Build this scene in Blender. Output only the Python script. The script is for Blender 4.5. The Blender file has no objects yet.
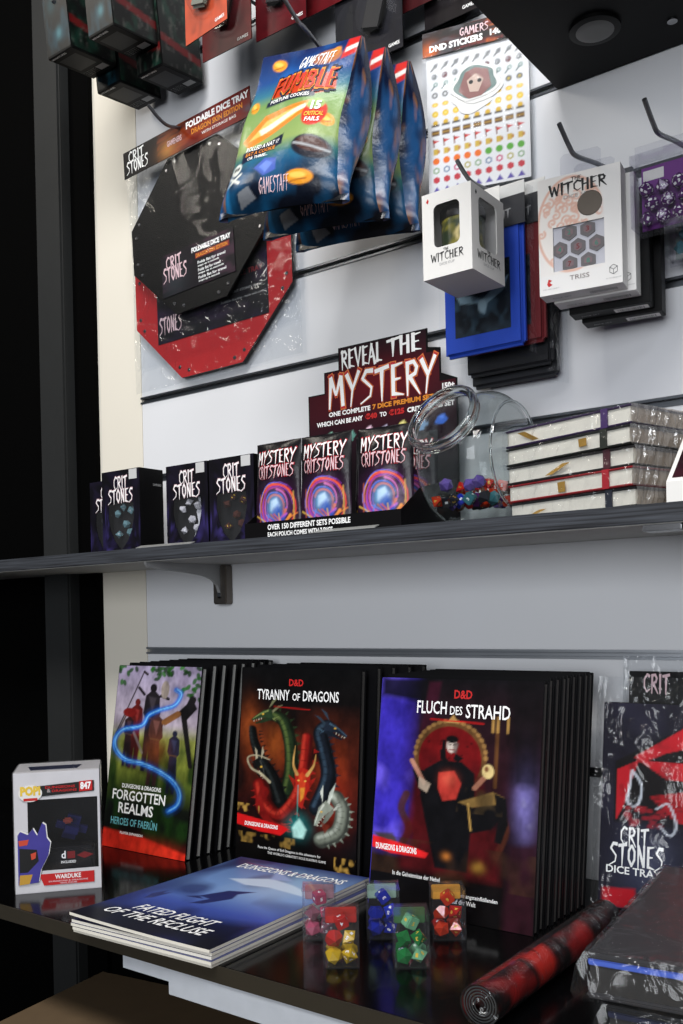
import bpy, bmesh, math, random
import numpy as np
from mathutils import Vector, Matrix, Euler

rnd = random.Random(7)
SC = bpy.context.scene
COL = SC.collection
PI = math.pi
V = Vector

# ------------------------------------------------------------------ materials
def lin(c):
    out = []
    for x in c[:3]:
        x = x / 255.0
        out.append(x / 12.92 if x <= 0.04045 else ((x + 0.055) / 1.055) ** 2.4)
    return out

MATS = {}
def mat(name, rgb, rough=0.5, metal=0.0, spec=0.5, coat=0.0, nscale=60.0, namt=0.08, bump=0.0, bscale=None, trans=0.0, ior=1.45):
    if name in MATS:
        return MATS[name]
    m = bpy.data.materials.new(name); m.use_nodes = True
    nt = m.node_tree; n = nt.nodes; L = nt.links
    b = n['Principled BSDF']
    tc = n.new('ShaderNodeTexCoord')
    nz = n.new('ShaderNodeTexNoise'); nz.inputs['Scale'].default_value = nscale; nz.inputs['Detail'].default_value = 4
    L.new(tc.outputs['Object'], nz.inputs['Vector'])
    mx = n.new('ShaderNodeMix'); mx.data_type = 'RGBA'
    c = lin(rgb)
    mx.inputs['A'].default_value = [max(0, x * (1 - namt)) for x in c] + [1]
    mx.inputs['B'].default_value = [min(1, x * (1 + namt)) for x in c] + [1]
    L.new(nz.outputs['Fac'], mx.inputs['Factor'])
    L.new(mx.outputs['Result'], b.inputs['Base Color'])
    b.inputs['Roughness'].default_value = rough
    b.inputs['Metallic'].default_value = metal
    b.inputs['Specular IOR Level'].default_value = spec
    b.inputs['Coat Weight'].default_value = coat
    b.inputs['Coat Roughness'].default_value = 0.08
    b.inputs['Transmission Weight'].default_value = trans
    b.inputs['IOR'].default_value = ior
    if bump:
        bp = n.new('ShaderNodeBump'); bp.inputs['Strength'].default_value = bump; bp.inputs['Distance'].default_value = 0.002
        n2 = n.new('ShaderNodeTexNoise'); n2.inputs['Scale'].default_value = bscale or nscale
        L.new(tc.outputs['Object'], n2.inputs['Vector']); L.new(n2.outputs['Fac'], bp.inputs['Height'])
        L.new(bp.outputs['Normal'], b.inputs['Normal'])
    MATS[name] = m
    return m

def print_mat(name, rough=0.4, spec=0.5, coat=0.0, bump=0.0, bscale=30):
    """printed artwork: the ink colours come from the mesh colour attribute 'Col'"""
    if name in MATS:
        return MATS[name]
    m = bpy.data.materials.new(name); m.use_nodes = True
    nt = m.node_tree; n = nt.nodes; L = nt.links
    b = n['Principled BSDF']
    a = n.new('ShaderNodeAttribute'); a.attribute_name = 'Col'
    L.new(a.outputs['Color'], b.inputs['Base Color'])
    b.inputs['Roughness'].default_value = rough; b.inputs['Specular IOR Level'].default_value = spec
    b.inputs['Coat Weight'].default_value = coat; b.inputs['Coat Roughness'].default_value = 0.06
    if bump:
        tc = n.new('ShaderNodeTexCoord'); nz = n.new('ShaderNodeTexNoise')
        nz.inputs['Scale'].default_value = bscale; nz.inputs['Detail'].default_value = 3
        bp = n.new('ShaderNodeBump'); bp.inputs['Strength'].default_value = bump; bp.inputs['Distance'].default_value = 0.004
        L.new(tc.outputs['Object'], nz.inputs['Vector']); L.new(nz.outputs['Fac'], bp.inputs['Height'])
        L.new(bp.outputs['Normal'], b.inputs['Normal'])
    MATS[name] = m
    return m

def film(name, base=0.03, fres=0.45, rough=0.12, tint=(240, 242, 245), bump=0.6, bscale=25, dist=0.01, milky=0.0):
    """thin clear plastic: mostly see-through, with fresnel gloss over wrinkles"""
    if name in MATS:
        return MATS[name]
    m = bpy.data.materials.new(name); m.use_nodes = True
    nt = m.node_tree; n = nt.nodes; L = nt.links
    n.remove(n['Principled BSDF'])
    out = n['Material Output']
    tr = n.new('ShaderNodeBsdfTransparent'); tr.inputs['Color'].default_value = lin(tint) + [1]
    gl = n.new('ShaderNodeBsdfGlossy'); gl.inputs['Roughness'].default_value = rough
    lw = n.new('ShaderNodeLayerWeight'); lw.inputs['Blend'].default_value = 0.5
    pw_ = n.new('ShaderNodeMath'); pw_.operation = 'POWER'; pw_.inputs[1].default_value = 3.5
    L.new(lw.outputs['Facing'], pw_.inputs[0])
    ma = n.new('ShaderNodeMath'); ma.operation = 'MULTIPLY_ADD'
    ma.inputs[1].default_value = fres; ma.inputs[2].default_value = base; ma.use_clamp = True
    L.new(pw_.outputs[0], ma.inputs[0])
    mx = n.new('ShaderNodeMixShader')
    L.new(ma.outputs[0], mx.inputs['Fac']); L.new(tr.outputs[0], mx.inputs[1]); L.new(gl.outputs[0], mx.inputs[2])
    last = mx
    if milky > 0:
        df = n.new('ShaderNodeBsdfDiffuse'); df.inputs['Color'].default_value = (0.75, 0.75, 0.75, 1)
        m2 = n.new('ShaderNodeMixShader'); m2.inputs['Fac'].default_value = milky
        L.new(mx.outputs[0], m2.inputs[1]); L.new(df.outputs[0], m2.inputs[2]); last = m2
    if bump:
        tc = n.new('ShaderNodeTexCoord'); nz = n.new('ShaderNodeTexNoise')
        nz.inputs['Scale'].default_value = bscale; nz.inputs['Detail'].default_value = 2.5; nz.inputs['Distortion'].default_value = 1.2
        bp = n.new('ShaderNodeBump'); bp.inputs['Strength'].default_value = bump; bp.inputs['Distance'].default_value = dist
        L.new(tc.outputs['Object'], nz.inputs['Vector']); L.new(nz.outputs['Fac'], bp.inputs['Height'])
        L.new(bp.outputs['Normal'], gl.inputs['Normal']); L.new(bp.outputs['Normal'], lw.inputs['Normal'])
    L.new(last.outputs[0], out.inputs['Surface'])
    MATS[name] = m
    return m

WHITE = mat('white_ink', (248, 248, 246), 0.6)
BLACK = mat('black_ink', (14, 14, 15), 0.5)
BLACKCARD = mat('black_card', (9, 9, 10), 0.5, spec=0.15, nscale=200)
BLACKGLOSS = mat('black_gloss_card', (10, 10, 12), 0.2, coat=0.4)
RED = mat('red_ink', (190, 28, 28), 0.5)
DRED = mat('dark_red_ink', (120, 20, 24), 0.5)
ORANGE = mat('orange_ink', (225, 140, 40), 0.5)
YELLOW = mat('yellow_ink', (226, 190, 60), 0.5)
TEAL = mat('teal_ink', (110, 185, 195), 0.5)
PINK = mat('pale_pink_ink', (222, 190, 196), 0.5)
GREYINK = mat('grey_ink', (150, 150, 150), 0.5)
NAVY = mat('navy_ink', (20, 28, 60), 0.5)
WHITECARD = mat('white_card', (226, 224, 220), 0.55, nscale=150, namt=0.02)
PAPER = mat('paper_pages', (222, 218, 206), 0.8, nscale=400, namt=0.08)
DKPAGES = mat('dark_page_edges', (72, 70, 68), 0.75, nscale=400, namt=0.2)
GREYPAGES = mat('grey_page_edges', (150, 150, 146), 0.75, nscale=400, namt=0.15)
STEEL = mat('bright_steel', (150, 150, 152), 0.25, 1.0)
HOOKM = mat('grey_hook_metal', (112, 114, 118), 0.35, 0.85)
PG = print_mat('gloss_print', 0.4, 0.18)
PGB = print_mat('book_cover_print', 0.32, 0.25, coat=0.0)
PM = print_mat('matt_print', 0.6, 0.12)
PFOIL = print_mat('foil_pouch_print', 0.3, 0.35, bump=0.4, bscale=40)
FILM = film('clear_film', 0.005, 0.24, 0.09, bump=0.45, bscale=12, tint=(250, 251, 252))
WRAP = film('wrinkled_wrap', 0.04, 0.6, 0.12, bump=0.9, bscale=28, milky=0.008, tint=(248, 249, 250))
CLEARBOX = film('clear_hard_plastic', 0.03, 0.5, 0.05, bump=0.0, tint=(250, 250, 252), milky=0.01)
BUNCH = film('bunched_film', 0.1, 0.6, 0.14, bump=0.9, bscale=40, tint=(196, 186, 176), milky=0.12)
JARGLASS = film('jar_glass', 0.035, 0.95, 0.03, tint=(234, 238, 238), bump=0.1, bscale=8, dist=0.02)
RIMGLASS = mat('rim_glass', (235, 240, 240), 0.02, trans=1.0, ior=1.45, namt=0.01)

# ------------------------------------------------------------------ painting of printed artwork (flat inks)
class Art:
    def __init__(s, nx, ny, ext=(0, 0, 1, 1)):
        s.nx, s.ny = nx, ny
        x0, y0, x1, y1 = ext
        s.ext = ext
        xs = np.linspace(x0, x1, nx); ys = np.linspace(y1, y0, ny)      # row 0 = bottom
        s.X, s.Y = np.meshgrid(xs, ys)
        s.px = abs(x1 - x0) / (nx - 1)
        s.C = np.zeros((ny, nx, 3)); s.r = np.random.RandomState(5)
    def mix(s, mask, c):
        s.C += (np.array(lin(c)) - s.C) * np.clip(mask, 0, 1)[..., None]
    def fill(s, c): s.mix(np.ones_like(s.X), c); return s
    def vgrad(s, stops):                      # [(y, colour)...] in the art's own y
        ys = [a for a, _ in stops]; cs = np.array([lin(c) for _, c in stops])
        for k in range(3): s.C[..., k] = np.interp(s.Y, ys, cs[:, k])
        return s
    def noise(s, cells, seed=1, ay=None):
        r = np.random.RandomState(seed); gx, gy = cells, (ay or cells)
        g = r.rand(gy + 2, gx + 2)
        x0, y0, x1, y1 = s.ext
        u = (s.X - x0) / (x1 - x0) * gx; v = (s.Y - y0) / (y1 - y0) * gy
        i = np.clip(u.astype(int), 0, gx); j = np.clip(v.astype(int), 0, gy)
        fu = u - i; fv = v - j; fu = fu * fu * (3 - 2 * fu); fv = fv * fv * (3 - 2 * fv)
        return (g[j, i] * (1 - fu) + g[j, i + 1] * fu) * (1 - fv) + (g[j + 1, i] * (1 - fu) + g[j + 1, i + 1] * fu) * fv
    def mottle(s, c, cells, amt=0.6, seed=1, thr=0.45, ay=None, region=None):
        n = np.clip((s.noise(cells, seed, ay) * 0.65 + s.noise(cells * 2, seed + 9, ay and ay * 2) * 0.35 - thr) / 0.25, 0, 1) * amt
        if region is not None: n = n * region
        s.mix(n, c); return s
    def glow(s, cx, cy, rx, c, a=1.0, ry=None, p=2):
        d = ((s.X - cx) / rx) ** 2 + ((s.Y - cy) / (ry or rx)) ** 2
        s.mix(a * np.exp(-d ** (p / 2)), c); return s
    def ell(s, cx, cy, rx, ry, c, a=1.0, rot=0.0, soft=None):
        co, si = math.cos(rot), math.sin(rot)
        dx, dy = s.X - cx, s.Y - cy
        x = dx * co + dy * si; y = -dx * si + dy * co
        d = np.sqrt((x / rx) ** 2 + (y / ry) ** 2)
        sf = (soft or s.px) / min(rx, ry)
        s.mix(a * np.clip((1 - d) / sf + 0.5, 0, 1), c); return s
    def _seg(s, a, b):
        ax, ay = a; bx, by = b
        dx, dy = bx - ax, by - ay
        t = np.clip(((s.X - ax) * dx + (s.Y - ay) * dy) / (dx * dx + dy * dy + 1e-12), 0, 1)
        return np.hypot(s.X - ax - t * dx, s.Y - ay - t * dy), t
    def poly(s, pts, c, a=1.0, soft=None):
        ins = np.zeros(s.X.shape, bool); d = np.full(s.X.shape, 1e9)
        n = len(pts)
        for i in range(n):
            p, q = pts[i], pts[(i + 1) % n]
            dd, _ = s._seg(p, q); d = np.minimum(d, dd)
            cr = (p[1] > s.Y) != (q[1] > s.Y)
            xi = (q[0] - p[0]) * (s.Y - p[1]) / ((q[1] - p[1]) or 1e-12) + p[0]
            ins ^= cr & (s.X < xi)
        sd = np.where(ins, d, -d)
        s.mix(a * np.clip(sd / (soft or s.px) + 0.5, 0, 1), c); return s
    def line(s, pts, w, c, a=1.0, soft=None, w2=None):
        m = np.zeros(s.X.shape); n = len(pts) - 1
        for i in range(n):
            d, t = s._seg(pts[i], pts[i + 1])
            ww = w + ((w2 if w2 is not None else w) - w) * (i + t) / n
            m = np.maximum(m, np.clip((ww / 2 - d) / (soft or s.px) + 0.5, 0, 1))
        s.mix(a * m, c); return s
    def grain(s, cells, amt=.35, seed=31):
        n = s.noise(cells, seed) * .5 + s.noise(cells * 2, seed + 1) * .3 + s.noise(cells * 4, seed + 2) * .2
        s.C *= (1 + amt * (n - .5) * 2)[..., None]; return s
    def cols(s):
        return np.concatenate([np.clip(s.C, 0, 1), np.ones((s.ny, s.nx, 1))], 2).reshape(-1, 4)

def smooth_path(pts, n=6):
    out = []
    P = [np.array(p, float) for p in pts]
    for i in range(len(P) - 1):
        p0 = P[max(i - 1, 0)]; p1 = P[i]; p2 = P[i + 1]; p3 = P[min(i + 2, len(P) - 1)]
        for k in range(n):
            t = k / n
            out.append(tuple(0.5 * (2 * p1 + (p2 - p0) * t + (2 * p0 - 5 * p1 + 4 * p2 - p3) * t * t + (3 * p1 - p0 - 3 * p2 + p3) * t ** 3)))
    out.append(tuple(P[-1])); return out

# ------------------------------------------------------------------ frames and mesh builder
class Fr:
    def __init__(s, o, ex=(1, 0, 0), ey=(0, 0, 1)):
        s.o = V(o); s.ex = V(ex).normalized(); s.ey = V(ey).normalized(); s.n = s.ex.cross(s.ey).normalized()
    def at(s, u, v, h=0.0): return s.o + s.ex * u + s.ey * v + s.n * h

class MB:
    def __init__(s): s.v = []; s.f = []; s.mi = []; s.mats = []; s.col = {}; s.calls = []
    def _m(s, m):
        if m not in s.mats: s.mats.append(m)
        return s.mats.index(m)
    def add(s, vs, fs, m, cols=None):
        o = len(s.v); k = s._m(m)
        s.v.extend([tuple(x) for x in vs])
        f0 = len(s.f)
        for f in fs: s.f.append([i + o for i in f]); s.mi.append(k)
        s.calls.append((o, len(s.v), f0, len(s.f)))
        if cols is not None: s.col[o] = cols
        return s
    def box(s, c, size, m, rot=None, bev=0.0, seg=2):
        bm = bmesh.new(); bmesh.ops.create_cube(bm, size=1.0)
        bmesh.ops.scale(bm, vec=V(size), verts=bm.verts)
        if bev: bmesh.ops.bevel(bm, geom=list(bm.edges), offset=bev, segments=seg, affect='EDGES')
        R = Matrix.Identity(3) if rot is None else (Euler(rot).to_matrix() if not isinstance(rot, Matrix) else rot)
        bm.verts.index_update()
        s.add([R @ v.co + V(c) for v in bm.verts], [[v.index for v in f.verts] for f in bm.faces], m); bm.free(); return s
    def bb(s, x0, y0, z0, x1, y1, z1, m, bev=0.0):
        return s.box(((x0 + x1) / 2, (y0 + y1) / 2, (z0 + z1) / 2), (x1 - x0, y1 - y0, z1 - z0), m, bev=bev)
    def prism(s, pts, fr, h0, h1, mf, ms=None, mbk=None):
        n = len(pts); A = [fr.at(u, v, h0) for u, v in pts]; B = [fr.at(u, v, h1) for u, v in pts]
        s.add(B, [list(range(n))], mf); s.add(A, [list(range(n))[::-1]], mbk or ms or mf)
        s.add(A + B, [[i, (i + 1) % n, n + (i + 1) % n, n + i] for i in range(n)], ms or mf); return s
    def quad(s, fr, u0, v0, u1, v1, m, h=0.0):
        return s.add([fr.at(u0, v0, h), fr.at(u1, v0, h), fr.at(u1, v1, h), fr.at(u0, v1, h)], [[0, 1, 2, 3]], m)
    def grid(s, fn, nu, nv, m, art=None):
        vs = [fn(i / (nu - 1), j / (nv - 1)) for j in range(nv) for i in range(nu)]
        fs = [[j * nu + i, j * nu + i + 1, (j + 1) * nu + i + 1, (j + 1) * nu + i] for j in range(nv - 1) for i in range(nu - 1)]
        return s.add(vs, fs, m, art.cols() if art is not None else None)
    def art(s, fr, u0, v0, u1, v1, art, m, h=0.0):
        return s.grid(lambda a, b: fr.at(u0 + (u1 - u0) * a, v0 + (v1 - v0) * b, h), art.nx, art.ny, m, art)
    def tube(s, path, r, m, n=8, closed=False, cap=True):
        P = [V(p) for p in path]; N = len(P); rings = []
        R = r if isinstance(r, (list, tuple)) else [r] * N
        up = None
        for i in range(N):
            a = P[(i - 1) % N] if (closed or i) else P[0]; b = P[(i + 1) % N] if (closed or i < N - 1) else P[-1]
            t = (b - a).normalized()
            if up is None: up = t.orthogonal().normalized()
            up = (up - t * up.dot(t)).normalized(); sd = t.cross(up)
            rings.append([P[i] + (up * math.cos(2 * PI * k / n) + sd * math.sin(2 * PI * k / n)) * R[i] for k in range(n)])
        vs = [p for q in rings for p in q]; fs = []
        for i in range(N if closed else N - 1):
            j = (i + 1) % N
            for k in range(n): fs.append([i * n + k, i * n + (k + 1) % n, j * n + (k + 1) % n, j * n + k])
        if cap and not closed: fs += [list(range(n))[::-1], [(N - 1) * n + k for k in range(n)]]
        return s.add(vs, fs, m)
    def text(s, fr, txt, u0, v0, u1, v1, m, font='b', h=0.0004, bold=0.02, grow=0.0, shear=0.0, keep=False):
        vs, fs, w, hh = glyphs(txt, font, bold)
        sx = (u1 - u0) / w; sy = (v1 - v0) / hh
        if keep: sx = sy = min(sx, sy)
        off = (u0 + u1) / 2 - sx * w / 2
        s.add([fr.at(off + x * sx + shear * y * sy, v0 + y * sy, h + q) for x, y, q in vs], fs, m); return s
    def blocks(s):
        """blocks of lettering that stand clear of each other"""
        A = np.array(s.v); bb = [(A[a:b].min(0), A[a:b].max(0)) for a, b, _, _ in s.calls]
        n = len(bb); g = list(range(n))
        def root(i):
            while g[i] != i: i = g[i]
            return i
        for i in range(n):
            for j in range(i):
                gap = np.maximum(0, np.maximum(bb[i][0] - bb[j][1], bb[j][0] - bb[i][1]))
                if np.linalg.norm(gap) < 0.009: g[root(i)] = root(j)
        out = {}
        for i in range(n): out.setdefault(root(i), []).append(i)
        return list(out.values())
    def build(s, name, parent=None, smooth=False):
        if 'lettering' in name and len(s.calls) > 1:
            B = s.blocks()
            if len(B) > 1:
                for blk in B:
                    m = MB()
                    for ci in blk:
                        a, b, f0, f1 = s.calls[ci]
                        m.add(s.v[a:b], [[i - a for i in s.f[k]] for k in range(f0, f1)], s.mats[s.mi[f0]])
                    o = m.build(name, parent)
                return o
        me = bpy.data.meshes.new(name)
        me.from_pydata(s.v, [], s.f)
        for m in s.mats: me.materials.append(m)
        me.polygons.foreach_set('material_index', s.mi)
        if s.col:
            at = me.color_attributes.new('Col', 'FLOAT_COLOR', 'POINT')
            arr = np.full((len(s.v), 4), 0.5)
            for o, c in s.col.items(): arr[o:o + len(c)] = c
            at.data.foreach_set('color', arr.ravel())
        if smooth:
            me.polygons.foreach_set('use_smooth', [True] * len(me.polygons))
            if smooth != 'all':
                try: me.set_sharp_from_angle(angle=math.radians(40))
                except Exception: pass
        me.update()
        o = bpy.data.objects.new(name, me); COL.objects.link(o)
        if parent is not None: o.parent = parent
        return o

# spiky display lettering (own stroke letters)
_S = 0.15
def _st(*p, a=_S, b=None): return (list(p), a, a if b is None else b)
SPIKY = {
 'A': (.62, [_st((.3, 1.05), (.0, -.08), a=.17, b=.06), _st((.3, 1.05), (.6, -.08), a=.12, b=.2), _st((.1, .3), (.52, .36), a=.1)]),
 'B': (.6, [_st((.12, 1.02), (.1, -.08), a=.17, b=.1), _st((.06, .96), (.42, .96), (.5, .76), (.4, .56), (.14, .5), a=.13), _st((.2, .52), (.5, .42), (.54, .18), (.4, .02), (.06, .0), a=.14)]),
 'P': (.58, [_st((.12, 1.02), (.1, -.12), a=.17, b=.06), _st((.05, .95), (.42, .97), (.54, .76), (.44, .54), (.14, .46), a=.13)]),
 'C': (.6, [_st((.62, .88), (.36, 1.0), (.1, .72), (.1, .28), (.34, .0), (.64, .16), a=.15, b=.05)]),
 'D': (.62, [_st((.12, 1.0), (.12, -.05)), _st((.05, .97), (.4, .92), (.54, .6), (.5, .25), (.08, .02))]),
 'E': (.56, [_st((.12, 1.02), (.12, -.02), a=.17), _st((.1, .95), (.56, 1.02), a=.13, b=.05), _st((.1, .5), (.46, .52), a=.12, b=.05), _st((.1, .05), (.6, -.04), a=.14, b=.04)]),
 'F': (.54, [_st((.12, 1.0), (.1, -.1), a=.17, b=.06), _st((.08, .94), (.58, 1.0), a=.13, b=.05), _st((.1, .5), (.46, .54), a=.12, b=.05)]),
 'G': (.62, [_st((.6, .9), (.34, 1.0), (.1, .7), (.1, .28), (.34, .0), (.54, .18), (.54, .45), (.34, .45), a=.14)]),
 'H': (.62, [_st((.1, 1.04), (.1, -.1), a=.17, b=.1), _st((.52, 1.0), (.52, -.06), a=.15), _st((.1, .5), (.52, .54), a=.11)]),
 'I': (.24, [_st((.12, 1.05), (.12, -.1), a=.18, b=.1)]),
 'K': (.6, [_st((.1, 1.0), (.1, -.05)), _st((.56, 1.02), (.14, .45), a=.06, b=.14), _st((.2, .52), (.6, -.05), a=.16, b=.06)]),
 'L': (.52, [_st((.12, 1.04), (.12, .0), a=.17), _st((.06, .05), (.56, -.02), a=.15, b=.05)]),
 'M': (.82, [_st((.16, 1.0), (.06, -.1), a=.18, b=.08), _st((.14, 1.02), (.4, .35), a=.17, b=.1), _st((.66, 1.02), (.4, .35), a=.15, b=.1), _st((.66, 1.0), (.74, -.06), a=.17)]),
 'N': (.64, [_st((.1, 1.0), (.1, -.08), a=.15, b=.08), _st((.08, 1.02), (.54, .0), a=.17), _st((.54, 1.06), (.54, -.02), a=.14)]),
 'O': (.62, [_st((.31, 1.0), (.09, .7), (.09, .3), (.31, .0), (.53, .3), (.53, .7), (.31, 1.0), a=.14)]),
 'R': (.62, [_st((.12, 1.0), (.1, -.12), a=.17, b=.06), _st((.04, .95), (.4, .98), (.54, .78), (.46, .58), (.14, .48), a=.13), _st((.2, .52), (.66, -.12), a=.18, b=.05)]),
 'S': (.58, [_st((.6, .96), (.26, .98), (.08, .74), (.5, .4), (.44, .12), (-.04, -.1), a=.16, b=.05)]),
 'T': (.62, [_st((-.02, .9), (.66, 1.0), a=.14), _st((.32, .96), (.3, -.14), a=.19, b=.05)]),
 'U': (.62, [_st((.1, 1.0), (.1, .2), (.3, .0), (.52, .2), (.52, 1.02), a=.15)]),
 'V': (.62, [_st((.04, 1.02), (.32, -.06), a=.18, b=.08), _st((.58, 1.02), (.32, -.06), a=.13, b=.08)]),
 'W': (.86, [_st((.04, 1.02), (.24, -.04), a=.16, b=.12), _st((.44, .8), (.24, -.04), a=.1), _st((.44, .8), (.64, -.04), a=.14), _st((.84, 1.04), (.64, -.04), a=.1)]),
 'Y': (.62, [_st((.02, 1.02), (.3, .48), a=.18, b=.14), _st((.64, 1.06), (.3, .45), (.2, -.14), a=.15, b=.05)]),
 ' ': (.34, []),
}
GC = {}
def glyphs(txt, font, bold):
    key = (txt, font, bold)
    if key in GC: return GC[key]
    vs, fs = [], []
    if font == 's':
        x = 0.0
        for ch in txt.upper():
            w, strokes = SPIKY.get(ch, SPIKY[' '])
            for pts, a, b in strokes:
                n = len(pts) - 1
                for i in range(n):
                    p, q = np.array(pts[i]), np.array(pts[i + 1]); d = (q - p) / (np.linalg.norm(q - p) + 1e-9); nr = np.array([-d[1], d[0]])
                    wa = (a + (b - a) * i / n) / 2 * (1 + bold * 10); wb = (a + (b - a) * (i + 1) / n) / 2 * (1 + bold * 10)
                    e0 = d * wa * 0.5 if i else d * 0; e1 = d * wb * 0.5 if i < n - 1 else d * 0
                    if bold > 0.029: e0 = d * wa * .8; e1 = d * wb * .8
                    o = len(vs)
                    for z in (p - e0 + nr * wa, p - e0 - nr * wa, q + e1 - nr * wb, q + e1 + nr * wb): vs.append((z[0] + x, z[1], (len(fs) % 9) * 2.5e-5))
                    fs.append([o, o + 1, o + 2, o + 3])
            x += w + 0.1
        w, hh = x - 0.1, 1.0
    else:
        cu = bpy.data.curves.new('lettering_source', 'FONT'); cu.body = txt; cu.offset = bold; cu.resolution_u = 2; cu.size = 1.0
        ob = bpy.data.objects.new('lettering_source', cu); COL.objects.link(ob)
        dg = bpy.context.evaluated_depsgraph_get()
        me = bpy.data.meshes.new_from_object(ob.evaluated_get(dg))
        vv = np.array([v.co[:2] for v in me.vertices])
        mn = vv.min(0); mxx = vv.max(0)
        vs = [(p[0], p[1], 0.0) for p in vv - mn]; fs = [list(p.vertices) for p in me.polygons]
        w, hh = mxx - mn
        bpy.data.objects.remove(ob); bpy.data.curves.remove(cu); bpy.data.meshes.remove(me)
    GC[key] = (vs, fs, w, hh)
    return GC[key]

# ------------------------------------------------------------------ things
def tag(o, label, cat, group=None):
    o['label'] = label; o['category'] = cat
    if group: o['group'] = group
    return o
def thing(name, label, cat, loc=(0, 0, 0), rot=(0, 0, 0), group=None):
    o = bpy.data.objects.new(name, None); COL.objects.link(o)
    o.empty_display_size = 0.01
    o.location = loc; o.rotation_euler = rot
    return tag(o, label, cat, group)
def struct(o):
    o['kind'] = 'structure'; return o
def dup(root, loc, rot=None, label=None, group=None):
    r = root.copy(); COL.objects.link(r); r.location = loc
    if rot is not None: r.rotation_euler = rot
    if label: r['label'] = label
    if group: r['group'] = group
    for ch in list(root.children):
        c = ch.copy(); COL.objects.link(c); c.parent = r
        for g in list(ch.children):
            d = g.copy(); COL.objects.link(d); d.parent = c
    return r
def kids(root): return list(root.children)

# ================================================================== CAMERA
TH = math.radians(36.8); ROLL = math.radians(1.3)
F = V((-math.sin(TH), math.cos(TH), 0)); R = V((math.cos(TH), math.sin(TH), 0)); U = V((0, 0, 1))
up = U * math.cos(ROLL) + R * math.sin(ROLL); rt = R * math.cos(ROLL) - U * math.sin(ROLL)
cam = bpy.data.cameras.new('camera'); co = bpy.data.objects.new('camera', cam); COL.objects.link(co)
co.matrix_world = Matrix(((rt.x, up.x, -F.x, 0), (rt.y, up.y, -F.y, 0), (rt.z, up.z, -F.z, 0), (0, 0, 0, 1)))
cam.sensor_fit = 'VERTICAL'; cam.sensor_height = 36.0; cam.sensor_width = 24.0
cam.lens = 952.0 / 1024 * 36; cam.shift_y = 100.0 / 1024; cam.clip_start = 0.02
SC.camera = co

# ================================================================== SETTING  (eye height = 0, wall at y = 1.2)
WALL = mat('slatwall_white', (222, 223, 226), 0.55, spec=0.3, nscale=6, namt=0.02)
WARM = mat('side_panel_warm_lit', (228, 222, 208), 0.6, nscale=5, namt=0.02)  # plain end strip; warm light from the left is put into its colour
RAIL = mat('aluminium_slat_rail', (120, 124, 130), 0.28, 0.95, nscale=20, namt=0.1)
VOID = mat('black_cabinet_and_void', (4, 4, 4), 0.8, spec=0.03)
POST = mat('dark_grey_upright', (40, 41, 41), 0.5, spec=.25, nscale=30)
GTOPS = [1.142, 0.995, 0.8475, 0.703, 0.554, 0.406, 0.259, 0.111, -0.0575, -0.2125]
GH = 0.0115
m = MB(); top = 1.3
for g in GTOPS:
    m.bb(-1.35, 1.2, g, 0.7, 1.222, top, WALL, bev=0.0012); top = g - GH
m.bb(-1.35, 1.2, -.3795, 0.7, 1.222, top, WALL)
m.bb(-1.47, 1.222, -1.25, 0.7, 1.24, 1.3, WALL)
struct(m.build('wall_back'))
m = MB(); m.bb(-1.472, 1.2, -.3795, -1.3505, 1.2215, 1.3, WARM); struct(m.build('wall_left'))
m = MB(); m.bb(-1.472, 1.2, -1.25, 0.7, 1.2215, -.38, VOID); struct(m.build('wall_lower'))  # darkness under the bottom shelf, put into the wall's black colour
RAIL_LIT = mat('aluminium_slat_rail_lit', (176, 180, 186), 0.38, 0.9, nscale=20, namt=0.1)  # lighter copy of the slat rail metal, reflected light put into its colour
for i, g in enumerate(GTOPS):
    RL = RAIL_LIT if abs(g + .0575) < 1e-6 else RAIL
    m = MB(); fr = Fr((-1.36, 1.2, g - GH))
    # channel profile: lip, recessed web, lip
    m.bb(-1.352, 1.1985, g - 0.0028, 0.7, 1.2015, g + 0.0004, RL)
    m.bb(-1.352, 1.1985, g - GH - 0.0004, 0.7, 1.2015, g - GH + 0.0028, RL)
    m.bb(-1.352, 1.206, g - GH + 0.0028, 0.7, 1.208, g - 0.0028, RL)
    struct(m.build('trim_%d' % (i + 1)))
m = MB(); m.bb(-1.612, 1.165, -1.25, -1.532, 1.24, 2.4, POST, bev=0.004); struct(m.build('trim_left_upright'))
m = MB(); m.bb(-1.532, 1.19, -1.25, -1.4725, 1.24, 2.4, VOID); struct(m.build('trim_black_edge'))
m = MB(); m.bb(-3.2, 1.21, -1.25, -1.612, 1.24, 2.4, VOID); struct(m.build('wall_dark_side'))
m = MB(); m.bb(-3.2, -2.5, -1.3, 2.2, 1.24, -1.25, mat('dark_floor', (40, 36, 32), 0.6)); struct(m.build('floor'))

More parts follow.
